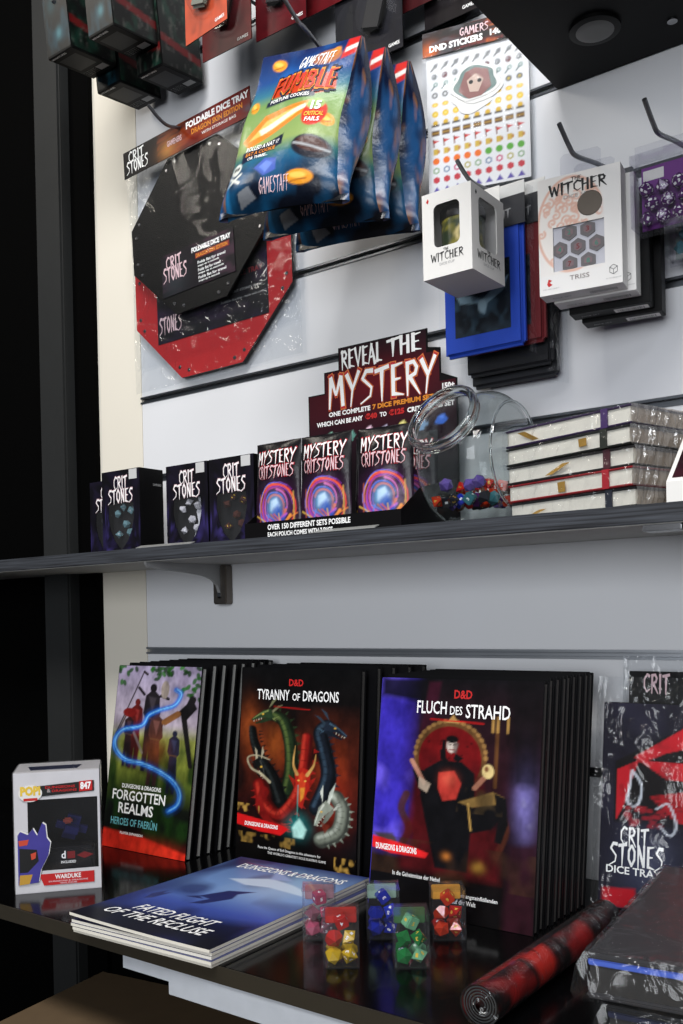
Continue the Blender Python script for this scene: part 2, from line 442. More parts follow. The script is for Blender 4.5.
# ------------------------------------------------------------------ shelves
def wood_grey(name, a, b, rough):
    if name in MATS: return MATS[name]
    m = bpy.data.materials.new(name); m.use_nodes = True; n = m.node_tree.nodes; L = m.node_tree.links
    bs = n['Principled BSDF']; tc = n.new('ShaderNodeTexCoord'); mp = n.new('ShaderNodeMapping')
    mp.inputs['Scale'].default_value = (4, 60, 220)
    nz = n.new('ShaderNodeTexNoise'); nz.inputs['Scale'].default_value = 2.0; nz.inputs['Detail'].default_value = 6
    cr = n.new('ShaderNodeValToRGB'); cr.color_ramp.elements[0].color = lin(a) + [1]; cr.color_ramp.elements[1].color = lin(b) + [1]
    cr.color_ramp.elements[0].position = 0.3; cr.color_ramp.elements[1].position = 0.7
    L.new(tc.outputs['Object'], mp.inputs['Vector']); L.new(mp.outputs[0], nz.inputs['Vector']); L.new(nz.outputs['Fac'], cr.inputs['Fac'])
    L.new(cr.outputs['Color'], bs.inputs['Base Color']); bs.inputs['Roughness'].default_value = rough
    bs.inputs['Specular IOR Level'].default_value = 0.6
    MATS[name] = m; return m
SHELFW = wood_grey('grey_woodgrain_laminate', (38, 38, 40), (74, 77, 83), 0.22)
UNDER = mat('pale_shelf_underside', (178, 176, 172), 0.6)
shelf = thing('wall_shelf', 'grey woodgrain laminate shelf across the middle of the slatted wall', 'shelf', (0, 1.2, 0.086))
m = MB(); m.bb(-2.4, -0.19, 0.001, 0.6, -0.002, 0.022, SHELFW, bev=0.001); m.build('board', shelf)
m = MB(); m.bb(-2.395, -0.186, 0.0, 0.595, -0.004, 0.0012, UNDER); m.build('underside', shelf)
BRZ = mat('dark_bronze_bracket', (110, 104, 98), 0.3, 0.8)
BRW = mat('pale_bracket_arm', (150, 150, 150), 0.45)
for bx in (-1.145, -0.305, 0.4):
    m = MB(); fr = Fr((bx - 0.003, 0, 0), (0, -1, 0), (0, 0, 1))
    pr = [(0.002, 0.0)] + [(0.018, -0.058), (0.018, -0.05), (0.024, -0.036), (0.036, -0.026), (0.055, -0.02), (0.1, -0.015), (0.178, -0.009), (0.183, -0.003), (0.183, 0.0)]
    m.prism(pr, fr, 0.0, -0.006, BRW, BRW); br = m.build('bracket', shelf)
    m = MB(); m.bb(bx - 0.0155, -0.018, -0.068, bx + 0.0155, -0.0005, -0.0005, BRZ, bev=0.002)
    m.bb(bx - 0.004, -0.0188, -0.055, bx + 0.004, -0.0178, -0.006, STEEL)
    m.build('upright_plate', br)
m = MB(); m.bb(-0.352, -0.188, -0.0075, -0.31, -0.16, -0.0005, STEEL, bev=0.001); m.build('label_clip', shelf)

TOPM = mat('black_shelf_board', (7, 7, 8), 0.5, spec=0.12)
tsh = thing('upper_shelf', 'black upper shelf with a recessed puck light in its underside', 'shelf', (-0.5175, 1.198, 0.689))
m = MB(); m.bb(0, -0.42, 0, 1.2, 0, 0.024, TOPM, bev=0.0015); m.build('board', tsh)
def lathe_z(mb, prof, c, mt, n=28):
    vs = []; fs = []
    for r, z in prof:
        for k in range(n): vs.append((c[0] + r * math.cos(2 * PI * k / n), c[1] + r * math.sin(2 * PI * k / n), c[2] + z))
    for i in range(len(prof) - 1):
        for k in range(n): fs.append([i * n + k, i * n + (k + 1) % n, (i + 1) * n + (k + 1) % n, (i + 1) * n + k])
    fs.append(list(range(n))); fs.append([(len(prof) - 1) * n + k for k in range(n)])
    mb.add(vs, fs, mt); return mb
m = MB(); lathe_z(m, [(0.03, 0.0), (0.03, -0.004), (0.024, -0.005)], (0.0925, -0.1, 0), mat('black_lamp_ring', (8, 8, 8), 0.4, spec=.15)); pl = m.build('puck_light', tsh, True)
m = MB(); lathe_z(m, [(0.0225, -0.0049), (0.021, -0.0058), (0.012, -0.0062)], (0.0925, -0.1, 0), mat('frosted_lamp_lens', (96, 96, 95), 0.4)); m.build('lens', pl, True)
m = MB(); lathe_z(m, [(0.006, 0.0), (0.006, -0.002), (0.004, -0.0025)], (0.17, -0.056, 0), STEEL, 16); m.build('screw_cap', tsh, True)

LOWM = mat('black_gloss_laminate', (6, 6, 7), 0.14, spec=0.22, nscale=3)
EDGEM = mat('brown_grey_edge_band', (48, 44, 36), 0.45, spec=.3)
low = thing('display_shelf', 'glossy black bottom shelf carrying the books, with a white rail below its edge', 'shelf', (0, 1.2, -0.36))
m = MB(); m.bb(-2.4, -0.497, -0.0178, 0.6, -0.002, 0.0, LOWM); m.build('board', low)
m = MB(); m.bb(-2.4, -0.5, -0.018, 0.6, -0.4972, -0.0002, EDGEM, bev=0.0006); m.build('edge_band', low)
WR = mat('white_metal_rail', (176, 182, 190), 0.5)
m = MB(); m.bb(-0.843, -0.497, -0.033, -0.768, -0.47, -0.0182, WR); m.bb(-0.768, -0.498, -0.046, 0.6, -0.47, -0.0182, WR)
m.build('front_rail', low)
CARDB = mat('brown_cardboard', (92, 74, 52), 0.75, nscale=40, namt=0.12)
cb = thing('cardboard_box', 'brown cardboard box on the floor below the bottom shelf', 'box', (-0.68, 0.66, -1.25), (0, 0, math.radians(8)))
m = MB(); m.bb(-0.38, -0.4, 0, 0.45, 0.27, 0.752, CARDB, bev=0.012); bd = m.build('body', cb)
m = MB(); m.bb(-0.38, -0.1, 0.7522, 0.45, -0.05, 0.7528, mat('packing_tape', (150, 122, 84), 0.25)); m.build('tape', bd)

# ================================================================== BOOKS
def book_mesh(root, w, h, t, art, mcover, pages, letter, spine=None, back=None):
    """hardcover standing on z=0, front cover facing -y at y=0, spine at x=0"""
    bt = 0.0025
    m = MB(); fr = Fr((0, 0, 0))
    if art is not None: m.art(fr, 0.0006, 0.0006, w - 0.0006, h - 0.0006, art, PGB, 0.0001)
    m.bb(0, 0, 0, w, bt, h, mcover, bev=0.0005); m.build('front_cover', root)
    m = MB(); m.bb(0, t - bt, 0, w, t, h, mcover, bev=0.0005); m.build('back_cover', root)
    m = MB(); m.bb(-0.0012, 0.0003, 0.0003, 0.0018, t - 0.0003, h - 0.0003, spine or mcover, bev=0.0008); m.build('spine', root)
    m = MB(); m.bb(0.002, bt, 0.003, w - 0.0018, t - bt, h - 0.003, pages); m.build('pages', root)
    if letter:
        m = MB(); letter(m, fr); m.build('cover_lettering', root)

# ---- art: forest adventurers
def art_forest():
    a = Art(112, 168, (70, 110, 485, 975))
    a.vgrad([(110, (150, 140, 168)), (380, (160, 148, 160)), (450, (132, 136, 66)), (560, (118, 126, 48)), (660, (66, 80, 28)), (760, (12, 16, 10)), (900, (8, 8, 6)), (975, (8, 6, 5))])
    a.mottle((110, 96, 120), 5, 0.5, 3, region=(a.Y < 420) * 1.0)
    a.mottle((190, 170, 60), 6, 0.8, 5, region=np.clip(1 - abs(a.Y - 520) / 110, 0, 1) * (a.X > 380))
    a.mottle((20, 44, 12), 7, 0.9, 6, region=np.clip((a.Y - 420) / 80, 0, 1))
    for k in range(46):
        x = a.r.choice([a.r.uniform(240, 350), a.r.uniform(390, 500), a.r.uniform(70, 170)], p=[.3, .55, .15]); y = 108 + abs(a.r.normal(0, 34 if x < 380 else 90))
        g = a.r.uniform(0.5, 1.1); a.ell(x, y, 15, 9, (40 * g, 96 * g, 30 * g), 0.9, a.r.uniform(0, 3))
    a.line([(84, 460), (140, 330)], 8, (80, 66, 60)); a.line([(455, 260), (420, 340), (470, 560)], 34, (24, 22, 22), w2=20)
    a.poly([(390, 320), (455, 255), (480, 300), (430, 360)], (20, 18, 20))
    D = (22, 18, 22)
    # five anonymous travellers in silhouette
    a.line([(205, 135), (165, 240), (85, 440)], 6, (34, 26, 24)); a.line([(205, 138), (222, 150)], 12, (34, 26, 24))
    for (x, y, s, c) in ((260, 215, 1.0, (30, 26, 30)), (186, 285, 0.8, (88, 24, 22)), (290, 330, .86, (64, 38, 34)), (385, 420, 0.7, (26, 30, 48)), (150, 350, 0.62, (40, 24, 26))):
        a.ell(x, y, 17 * s, 22 * s, D if s > .9 else c)
        a.poly([(x - 14 * s, y + 16 * s), (x + 14 * s, y + 16 * s), (x + 36 * s, y + 36 * s), (x + 42 * s, y + 130 * s), (x + 26 * s, y + 150 * s), (x + 34 * s, y + 280 * s), (x + 26 * s, y + 390 * s), (x + 6 * s, y + 390 * s), (x, y + 270 * s), (x - 10 * s, y + 390 * s), (x - 30 * s, y + 390 * s), (x - 26 * s, y + 150 * s), (x - 42 * s, y + 120 * s), (x - 36 * s, y + 36 * s)], c, 1, 3); a.line([(x - 26 * s, y + 140 * s), (x + 26 * s, y + 146 * s)], 8 * s, (90, 64, 40), .8); a.poly([(x - 20 * s, y + 40 * s), (x + 18 * s, y + 44 * s), (x + 4 * s, y + 120 * s)], [min(255, q * 1.7 + 14) for q in c], .6, 8)
        a.poly([(x - 26 * s, y + 200 * s), (x + 26 * s, y + 200 * s), (x + 30 * s, y + 400 * s), (x - 30 * s, y + 400 * s)], (14, 12, 14), 0.6, 20)
    a.line([(215, 245), (186, 215)], 14, D); a.line([(300, 250), (338, 262)], 14, D)
    a.ell(318, 220, 20, 42, (140, 128, 120)); a.line([(330, 370), (390, 330)], 30, (120, 78, 44))
    a.ell(150, 335, 36, 22, (110, 22, 20)); a.line([(180, 430), (230, 520)], 12, (120, 110, 110), 0.6)
    a.glow(300, 500, 60, (130, 64, 26), 0.5)
    p = smooth_path([(372, 218), (396, 240), (370, 290), (300, 316), (245, 345), (215, 395), (120, 420), (84, 470), (96, 520), (150, 560), (240, 572), (330, 600), (400, 640), (432, 690), (424, 740), (386, 770)], 5)
    a.line(p, 40, (20, 60, 130), 0.35, 26); a.line(p, 22, (30, 100, 196), 0.85, 10); a.line([(x + 4, y - 3) for x, y in p], 5, (120, 190, 236), 0.85, 4); a.line([(x - 5, y + 5) for x, y in p], 3, (90, 160, 226), 0.7, 4)
    a.poly([(60, 868), (500, 905), (500, 985), (60, 985)], (10, 8, 8), 0.5, 40)
    a.poly([(60, 890), (270, 905), (500, 950), (500, 990), (60, 990)], (200, 40, 26), 1, 14)
    a.glow(330, 960, 120, (235, 60, 36), 0.5, 40)
    a.grain(16, .55)
    return a
def let_forest(m, fr):
    W = lambda u: 0.185 * u; H = lambda v: 0.286 * v
    m.text(fr, 'DUNGEONS & DRAGONS', W(.19), H(.328), W(.67), H(.352), WHITE, bold=.03)
    m.text(fr, 'FORGOTTEN', W(.08), H(.262), W(.73), H(.318), WHITE)
    m.text(fr, 'REALMS', W(.17), H(.192), W(.60), H(.250), WHITE)
    m.text(fr, 'HEROES OF FAERÛN', W(.09), H(.128), W(.66), H(.178), TEAL, bold=.01)
    m.text(fr, 'PLAYER EXPANSION', W(.22), H(.082), W(.50), H(.096), WHITE)

# ---- art: coiling beasts
def beast_head(a, x, y, ang, sc, c, hi, horn):
    """a generic horned serpent head, drawn as flat ink shapes; ang in the art's own plane"""
    co, si = math.cos(ang), math.sin(ang)
    def P(pts, fl=1): return [(x + sc * (u * co - v * fl * si), y + sc * (u * si + v * fl * co)) for u, v in pts]
    fl = -1 if abs(ang) > PI / 2 else 1
    for q in (((-.3, -.3), (-.8, -.85), (-1.3, -.95), (-.75, -.6), (-.1, -.25)), ((-.45, -.15), (-1.1, -.4), (-1.45, -.35), (-1.0, -.2), (-.4, .05))): a.poly(P(q, fl), horn, .95, 2)
    a.poly(P(((-.6, -.32), (0, -.42), (.35, -.3), (.75, -.2), (1.05, -.06), (1.0, .06), (.5, .06), (.12, .12), (-.5, .3)), fl), c, 1, 2)
    a.poly(P(((-.5, .3), (.1, .14), (.5, .24), (.86, .24), (.84, .34), (.3, .42), (-.3, .42)), fl), [q * .8 for q in c], 1, 2)
    a.line(P(((-.3, -.28), (.3, -.24), (.95, -.06)), fl), .12 * sc, hi, .8, 2, w2=.04 * sc)
    for u in (.3, .5, .7, .88): a.poly(P(((u, .06), (u + .08, .06), (u + .04, .18)), fl), (206, 200, 180), .9, 1)
    a.ell(*P(((.12, -.16),), fl)[0], .07 * sc, .05 * sc, (230, 180, 60))
    for k in range(4): a.poly(P(((-.5 - .12 * k, .3), (-.62 - .12 * k, .62 - .05 * k), (-.4 - .12 * k, .34)), fl), hi, .7, 1)

def coil(a, pts, w, c, hi, w2=None, spikes=True):
    p = smooth_path(pts, 7)
    a.line(p, w, [q * .45 for q in c], 1, 6, w2=w2); a.line([(x - w * .1, y - w * .06) for x, y in p], w * .62, c, .85, 12, w2=(w2 or w) * .62); a.line([(x - w * .2, y - w * .12) for x, y in p], w * .2, hi, .6, 8)
    for k in range(2, len(p) - 2, 2):
        (x0, y0), (x1, y1) = p[k - 1], p[k + 1]; dx, dy = x1 - x0, y1 - y0; L_ = math.hypot(dx, dy) + 1e-6; nx, ny = -dy / L_, dx / L_
        ww = w * .5
        if spikes: a.poly([(p[k][0] + nx * ww * .8 - dx * .25, p[k][1] + ny * ww * .8 - dy * .25), (p[k][0] + nx * ww * 1.45, p[k][1] + ny * ww * 1.45), (p[k][0] + nx * ww * .8 + dx * .25, p[k][1] + ny * ww * .8 + dy * .25)], c, .9, 1.5)
        a.line([(p[k][0] - nx * ww * .6, p[k][1] - ny * ww * .6), (p[k][0] + nx * ww * .1, p[k][1] + ny * ww * .1)], 3, [q * .5 for q in c], .6, 2)

def art_beasts():
    a = Art(140, 200, (55, 95, 530, 885))
    a.vgrad([(95, (8, 8, 9)), (230, (12, 9, 9)), (330, (52, 20, 12)), (480, (74, 26, 14)), (640, (44, 14, 12)), (740, (24, 9, 8)), (790, (9, 7, 7)), (885, (8, 7, 7))])
    a.mottle((124, 48, 20), 5, 0.7, 2, region=np.clip(1 - abs(a.Y - 460) / 220, 0, 1)); a.mottle((8, 7, 7), 7, 0.85, 11, thr=.48)
    a.glow(95, 340, 40, (150, 70, 28), .7, 90); a.glow(440, 590, 60, (150, 40, 20), .6, 120); a.glow(205, 400, 40, (140, 70, 24), .6, 70)
    coil(a, [(250, 640), (274, 520), (268, 400), (236, 310), (180, 285)], 64, (34, 50, 28), (92, 110, 56), 44)
    beast_head(a, 160, 292, math.radians(160), 58, (36, 54, 32), (120, 132, 76), (110, 110, 80))
    coil(a, [(380, 640), (420, 520), (404, 420), (386, 350), (410, 320)], 64, (24, 30, 40), (58, 78, 96), 56)
    beast_head(a, 430, 330, math.radians(24), 58, (26, 34, 46), (64, 88, 106), (40, 54, 66))
    coil(a, [(240, 640), (200, 540), (150, 470), (118, 400), (110, 350)], 60, (14, 16, 16), (44, 50, 50), 30)
    beast_head(a, 140, 500, math.radians(62), 54, (16, 18, 18), (60, 62, 58), (176, 166, 140))
    a.line(smooth_path([(188, 560), (150, 530), (108, 510), (92, 470), (130, 456), (186, 470)], 6), 11, (176, 166, 136), .9, 4, w2=3)
    coil(a, [(150, 580), (172, 650), (236, 690), (300, 610), (326, 500), (336, 370)], 68, (140, 24, 20), (200, 60, 44), 40)
    a.line(smooth_path([(166, 600), (150, 660), (200, 724), (266, 734)], 6), 40, (120, 20, 18), .9, 8, w2=22)
    for k in range(4): a.line([(250 + 6 * k, 722 + 8 * k), (284, 712 + 12 * k)], 7, (160, 40, 30), .9, 2, w2=2)
    # red head seen from the front
    a.poly([(288, 505), (318, 488), (352, 500), (348, 560), (332, 610), (322, 650), (308, 640), (298, 590)], (170, 34, 24), 1, 3)
    a.poly([(304, 520), (318, 505), (334, 520), (330, 590), (318, 620), (308, 590)], (206, 66, 34), .9, 6); a.poly([(312, 570), (330, 566), (326, 606), (314, 622)], (224, 156, 54), .8, 7)
    for s_ in (-1, 1):
        a.line(smooth_path([(318 + 20 * s_, 516), (322 + 40 * s_, 476), (314 + 26 * s_ + 30 * (s_ > 0), 405 + 26 * (s_ > 0))], 6), 14, (196, 150, 84), .95, 3, w2=2)
        a.poly([(318 + 26 * s_, 540), (318 + 56 * s_, 520), (318 + 30 * s_, 570)], (150, 30, 22), .9, 2); a.ell(318 + 13 * s_, 540, 4, 3, (240, 200, 90))
    coil(a, [(400, 760), (462, 720), (478, 640), (452, 590)], 60, (128, 134, 120), (190, 196, 182), 56)
    beast_head(a, 410, 650, math.radians(122), 66, (140, 146, 132), (206, 210, 196), (196, 200, 188))
    a.poly([(436, 600), (448, 536), (426, 575)], (190, 198, 186)); a.poly([(395, 690), (412, 735), (432, 700)], (110, 40, 26), .8, 4)
    a.glow(308, 720, 40, (30, 140, 140), .7); a.poly([(285, 730), (300, 705), (312, 690), (326, 706), (342, 730), (330, 765), (292, 765)], (180, 230, 220), .9, 10)
    a.line([(304, 560), (304, 692)], 5, (70, 160, 150), .6, 3)
    a.mottle((186, 146, 70), 30, 0.9, 21, thr=.5, region=((a.Y > 655) * (a.Y < 692) * (a.X < 150) + (a.Y > 770) * (a.Y < 815) * (a.X < 300) * .5 + (a.Y > 815) * (a.X > 450)) * 1.0)
    a.poly([(40, 700), (250, 728), (270, 738), (240, 766), (150, 762), (40, 742)], (206, 26, 28), 1, 4)
    a.line([(195, 252), (340, 258)], 4, (150, 20, 18))
    a.grain(20, .5)
    a.poly([(40, 700), (250, 728), (270, 738), (240, 766), (150, 762), (40, 742)], (206, 26, 28), .6, 4)
    return a
def let_beasts(m, fr):
    W = lambda x: 0.22 * (x - 55) / 475; H = lambda y: 0.282 * (885 - y) / 790
    m.text(fr, 'D&D', W(255), H(168), W(312), H(140), RED, bold=.025)
    m.text(fr, 'TYRANNY', W(125), H(226), W(258), H(184), WHITE, bold=.010)
    m.text(fr, 'OF', W(270), H(226), W(300), H(196), WHITE, bold=.010)
    m.text(fr, 'DRAGONS', W(312), H(226), W(450), H(184), WHITE, bold=.010)
    m.text(fr, 'DUNGEONS & DRAGONS', W(90), H(745), W(228), H(728), WHITE, bold=.03, shear=.1)
    m.text(fr, 'Face the Queen of Evil Dragons in this adventure for', W(150), H(832), W(400), H(818), WHITE, bold=0)
    m.text(fr, 'THE WORLD\'S GREATEST ROLE PLAYING GAME', W(190), H(846), W(420), H(836), WHITE, bold=0)

# ---- art: robed figure on a red throne
def art_throne():
    a = Art(124, 190, (60, 100, 520, 850))
    a.vgrad([(100, (14, 12, 16)), (200, (30, 16, 22)), (420, (40, 14, 22)), (640, (28, 10, 14)), (720, (10, 8, 9)), (850, (12, 10, 11))])
    a.mix(np.clip((185 - a.X) / 60, 0, 1) * np.clip((690 - a.Y) / 60, 0, 1), (56, 44, 170))
    a.mottle((32, 22, 110), 6, .8, 4, region=np.clip((200 - a.X) / 60, 0, 1) * (a.Y < 680)); a.mottle((110, 92, 225), 7, .8, 8, thr=.55, region=np.clip((180 - a.X) / 70, 0, 1) * (a.Y < 660))
    a.poly([(60, 100), (235, 100), (200, 180), (60, 160)], (12, 10, 14), .95, 20)
    a.poly([(205, 110), (240, 110), (215, 330), (180, 330)], (52, 14, 30), .8, 10)
    a.glow(486, 470, 26, (120, 112, 180), .95, 100); a.mottle((200, 196, 230), 12, .5, 41, thr=.55, region=np.exp(-((a.X - 486) / 20) ** 2 - ((a.Y - 460) / 90) ** 2)); a.poly([(450, 600), (520, 590), (520, 860), (440, 860)], (44, 16, 26), .9, 20); a.poly([(430, 100), (520, 100), (520, 420), (450, 420)], (12, 9, 12), .8, 30)
    a.line([(405, 250), (405, 430)], 10, (84, 52, 28)); 
    for x in (392, 405, 432): a.line([(x, 262), (x, 216)], 7, (170, 130, 70), .9)
    # throne
    a.ell(275, 350, 104, 116, (92, 62, 34)); a.ell(275, 356, 90, 104, (104, 14, 17)); a.poly([(180, 400), (372, 400), (392, 600), (160, 600)], (70, 10, 14), .8, 14); a.mottle((60, 8, 12), 8, .7, 5, region=(((a.X - 275) / 98) ** 2 + ((a.Y - 354) / 100) ** 2 < 1) * 1.0)
    for k in range(19): t = PI + k * PI / 18; a.ell(275 + 101 * math.cos(t), 345 + 110 * math.sin(t), 6, 8, (150, 112, 64), .8, t)
    for k in range(16): a.ell(a.r.uniform(210, 340), a.r.uniform(280, 400), 3.5, 3.5, (54, 8, 10), .8)
    a.poly([(262, 240), (280, 214), (296, 240)], (168, 130, 76))
    a.line(smooth_path([(155, 480), (142, 530), (168, 590), (150, 640)], 5), 22, (70, 38, 26), .9, 6); a.line(smooth_path([(420, 500), (440, 560), (415, 640)], 5), 18, (84, 42, 28), .9, 6)
    a.poly([(150, 560), (420, 560), (430, 720), (140, 720)], (74, 12, 16), .8, 24)
    # anonymous robed sitter
    a.poly([(205, 395), (250, 362), (310, 362), (348, 395), (352, 500), (420, 470), (440, 500), (400, 560), (345, 580), (340, 700), (250, 700), (215, 560), (196, 480)], (13, 12, 15), 1, 4)
    a.poly([(168, 398), (205, 400), (225, 470), (196, 470)], (16, 14, 16)); a.line([(205, 440), (186, 405), (165, 370)], 13, (170, 120, 100)); a.poly([(190, 420), (225, 440), (215, 470), (190, 455)], (190, 170, 150), .8)
    a.line([(350, 440), (375, 405)], 14, (150, 100, 80)); a.ell(384, 385, 16, 22, (214, 190, 130)); a.ell(380, 378, 6, 9, (120, 80, 50))
    a.poly([(246, 402), (290, 392), (312, 430), (300, 480), (262, 490), (246, 450)], (176, 52, 44), 1, 5); a.glow(276, 420, 20, (210, 90, 70), .7)
    a.poly([(306, 488), (400, 446), (432, 460), (424, 480), (345, 500)], (128, 100, 54), .9, 5); a.poly([(404, 450), (436, 462), (444, 540), (428, 600), (410, 596), (418, 530)], (16, 14, 16), 1, 4); a.mottle((70, 56, 36), 18, .6, 51, region=(a.Y > 440) * (a.Y < 520) * (a.X > 300) * (a.X < 430) * 1.0)
    a.line([(334, 490), (345, 570)], 5, (190, 150, 80), .8)
    a.ell(280, 312, 15, 24, (196, 182, 172)); a.ell(280, 293, 18, 12, (14, 12, 14)); a.poly([(276, 296), (284, 296), (280, 305)], (14, 12, 14)); a.poly([(246, 330), (262, 322), (268, 366), (250, 362)], (14, 12, 14)); a.poly([(292, 336), (314, 350), (300, 366), (286, 356)], (14, 12, 14)); a.line([(258, 300), (255, 350), (268, 362)], 10, (14, 12, 14)); a.poly([(284, 300), (300, 304), (294, 338), (284, 334)], (80, 66, 64), .8)
    a.line([(270, 308), (277, 310)], 3, (30, 20, 20)); a.line([(284, 310), (291, 308)], 3, (30, 20, 20)); a.line([(274, 326), (287, 326)], 3, (110, 40, 40))
    a.mottle((60, 40, 26), 9, .5, 17, region=(a.Y > 620) * (a.Y < 740) * 1.0)
    a.glow(370, 680, 16, (170, 130, 50), .6); a.glow(280, 660, 12, (200, 120, 50), .6)
    a.poly([(60, 616), (120, 612), (140, 640), (90, 640)], (70, 60, 40), .9, 8)
    a.poly([(30, 622), (180, 646), (230, 660), (222, 676), (120, 676), (30, 658)], (214, 34, 36), 1, 4)
    a.line([(215, 232), (365, 238)], 4, (190, 24, 22))
    a.grain(16, .55)
    return a
def let_throne(m, fr):
    W = lambda x: 0.221 * (x - 50) / 470; H = lambda y: 0.28 * (850 - y) / 750
    m.text(fr, 'D&D', W(274), H(164), W(326), H(136), RED, bold=.025)
    m.text(fr, 'FLUCH', W(165), H(216), W(254), H(174), WHITE, bold=.010)
    m.text(fr, 'DES', W(264), H(216), W(300), H(188), WHITE, bold=.010)
    m.text(fr, 'STRAHD', W(310), H(224), W(434), H(180), WHITE, bold=.010)
    m.text(fr, 'DUNGEONS & DRAGONS', W(64), H(668), W(190), H(648), WHITE, bold=.03, shear=-.1)
    m.text(fr, 'In die Geheimnisse der Nebel', W(120), H(742), W(262), H(728), WHITE, bold=.01)
    m.text(fr, 'zu einem angsteinflößenden', W(290), H(780), W(424), H(764), WHITE, bold=.01)
    m.text(fr, 'auf der Welt', W(300), H(798), W(366), H(784), WHITE, bold=.01)

BKC = mat('black_hardcover', (8, 8, 10), 0.35, spec=.25, coat=0.0)
BKP = mat('purple_spine_cloth', (58, 50, 150), 0.35)
BKG = mat('dark_green_cover', (22, 34, 22), 0.35)

def book_row(front_label, back_label, group, x, y, z, w, h, t, n, step, lean, art, letter, pages, spine=None, rz=0.0, jit=0.003, kind='hardcover_book', dx=0.0):
    f = thing(kind, front_label, 'book', (x, y, z), (-lean, 0, rz), group)
    book_mesh(f, w, h, t, art, BKC, pages, letter, spine)
    pl = None
    for i in range(1, n):
        loc = (x + dx * i + rnd.uniform(-jit, jit), y + step * i, z)
        if pl is None:
            pl = thing(kind, back_label, 'book', loc, (-lean, 0, rz), group); book_mesh(pl, w, h + 0.003, t, None, BKC, pages, None)
        else:
            dup(pl, loc, (-lean, 0, rz))
    return f
LZ = -0.36
book_row('forest adventurers hardcover with a blue light swirl, front of its leaning row',
         'black edged book in the leaning row behind the forest adventurers cover', 'books behind the forest adventurers cover',
         -1.211, 0.972, LZ, 0.188, 0.286, 0.0125, 8, 0.0215, math.radians(9.0), art_forest(), let_forest, GREYPAGES, jit=0.0015)
book_row('dark hardcover with coiling red, green and white dragons, front of the middle row',
         'black edged book in the leaning row behind the coiling dragons cover', 'books behind the coiling dragons cover',
         -0.977, 1.03, LZ, 0.22, 0.282, 0.013, 5, 0.02, math.radians(5.0), art_beasts(), let_beasts, DKPAGES, jit=0.0015, dx=0.012)
book_row('purple spined hardcover showing a robed figure on a red throne',
         'black edged book in the leaning row behind the red throne cover', 'books behind the red throne cover',
         -0.683, 0.954, LZ, 0.221, 0.28, 0.0135, 9, 0.0152, math.radians(9.0), art_throne(), let_throne, DKPAGES, spine=BKP, jit=0.0015, dx=0.0004)

# ------------------------------------------------------------------ soft booklets lying flat
def art_sky():
    a = Art(130, 150, (0, 0, 216, 300))
    a.vgrad([(0, (44, 56, 110)), (60, (98, 128, 180)), (130, (112, 146, 202)), (200, (62, 82, 164)), (245, (34, 44, 100)), (275, (14, 18, 40)), (300, (10, 12, 22))])
    a.mottle((140, 166, 204), 4, .6, 3, region=np.clip(1 - abs(a.Y - 90) / 90, 0, 1)); a.mottle((30, 36, 92), 4, .8, 12, thr=.5)
    a.poly([(0, 0), (0, 90), (40, 20), (60, 0)], (26, 28, 70), .8, 20); a.glow(150, 90, 60, (160, 186, 214), .7, 50)
    a.poly([(0, 262), (216, 216), (216, 300), (0, 300)], (12, 14, 26), .8, 26)
    # pale winged beast, far
    a.poly([(60, 92), (110, 66), (150, 76), (196, 96), (206, 110), (168, 104), (130, 98), (96, 104)], (196, 212, 232), .9, 4)
    a.poly([(110, 70), (90, 30), (140, 62)], (150, 170, 214), .8, 5); a.line([(196, 98), (214, 118)], 6, (120, 140, 190), .9)
    # dark winged beasts
    a.poly([(78, 168), (96, 134), (130, 122), (116, 140), (122, 158), (104, 190), (88, 196), (98, 172)], (38, 44, 96), 1, 3); a.poly([(78, 168), (64, 178), (92, 176)], (38, 44, 96))
    a.poly([(22, 192), (30, 172), (33, 184), (40, 176), (36, 204), (28, 212)], (44, 50, 104), 1, 2)
    a.line([(30, 20), (200, 42)], 3, (150, 40, 70), .5)
    return a
BOOKM = mat('booklet_cover_back', (60, 66, 110), 0.3)
def booklet(label, loc, rz, art, curl, group=None):
    w, d, t = 0.214, 0.302, 0.0036
    r = thing('adventure_booklet', label, 'booklet', loc, (0, 0, rz), group)
    def lift(u, v):   # front left corner lifts
        return curl * max(0.0, (1 - u) * (1 - v) ) ** 2.0
    def top(u, v, h=0.0): return V((u * w, v * d, t + lift(u, v) + h))
    m = MB()
    nu, nv = (130, 150) if art is not None else (10, 10)
    m.grid(lambda a, b: top(a, b), nu, nv, PGB if art is not None else BOOKM, art); m.build('cover', r, 'all')
    m = MB(); N = 12
    P = [(i / N, 0) for i in range(N + 1)] + [(1, i / N) for i in range(1, N + 1)] + [(1 - i / N, 1) for i in range(1, N + 1)] + [(0, 1 - i / N) for i in range(1, N)]
    A = [top(a, b, -0.0002) for a, b in P]; B = [V((p.x, p.y, p.z - t + 0.0003)) for p in A]; n = len(P)
    m.add(A + B, [[i, (i + 1) % n, n + (i + 1) % n, n + i] for i in range(n)], PAPER); m.add(B, [list(range(n))], BOOKM); m.build('pages', r)
    if art is not None:
        class S:
            def at(s, u, v, h=0.0): q = top(max(0, min(1, u / w)), max(0, min(1, v / d)), h); return V((u, v, q.z))
        m = MB()
        m.text(S(), 'FATED FLIGHT', .046, .052, .164, .072, WHITE, bold=.012, shear=.25)
        m.text(S(), 'OF THE RECLUSE', .022, .026, .176, .046, WHITE, bold=.012, shear=.25)
        m.text(S(), 'DUNGEONS & DRAGONS', .030, .256, .200, .276, WHITE, bold=.012)
        m.build('cover_lettering', r)
    return r
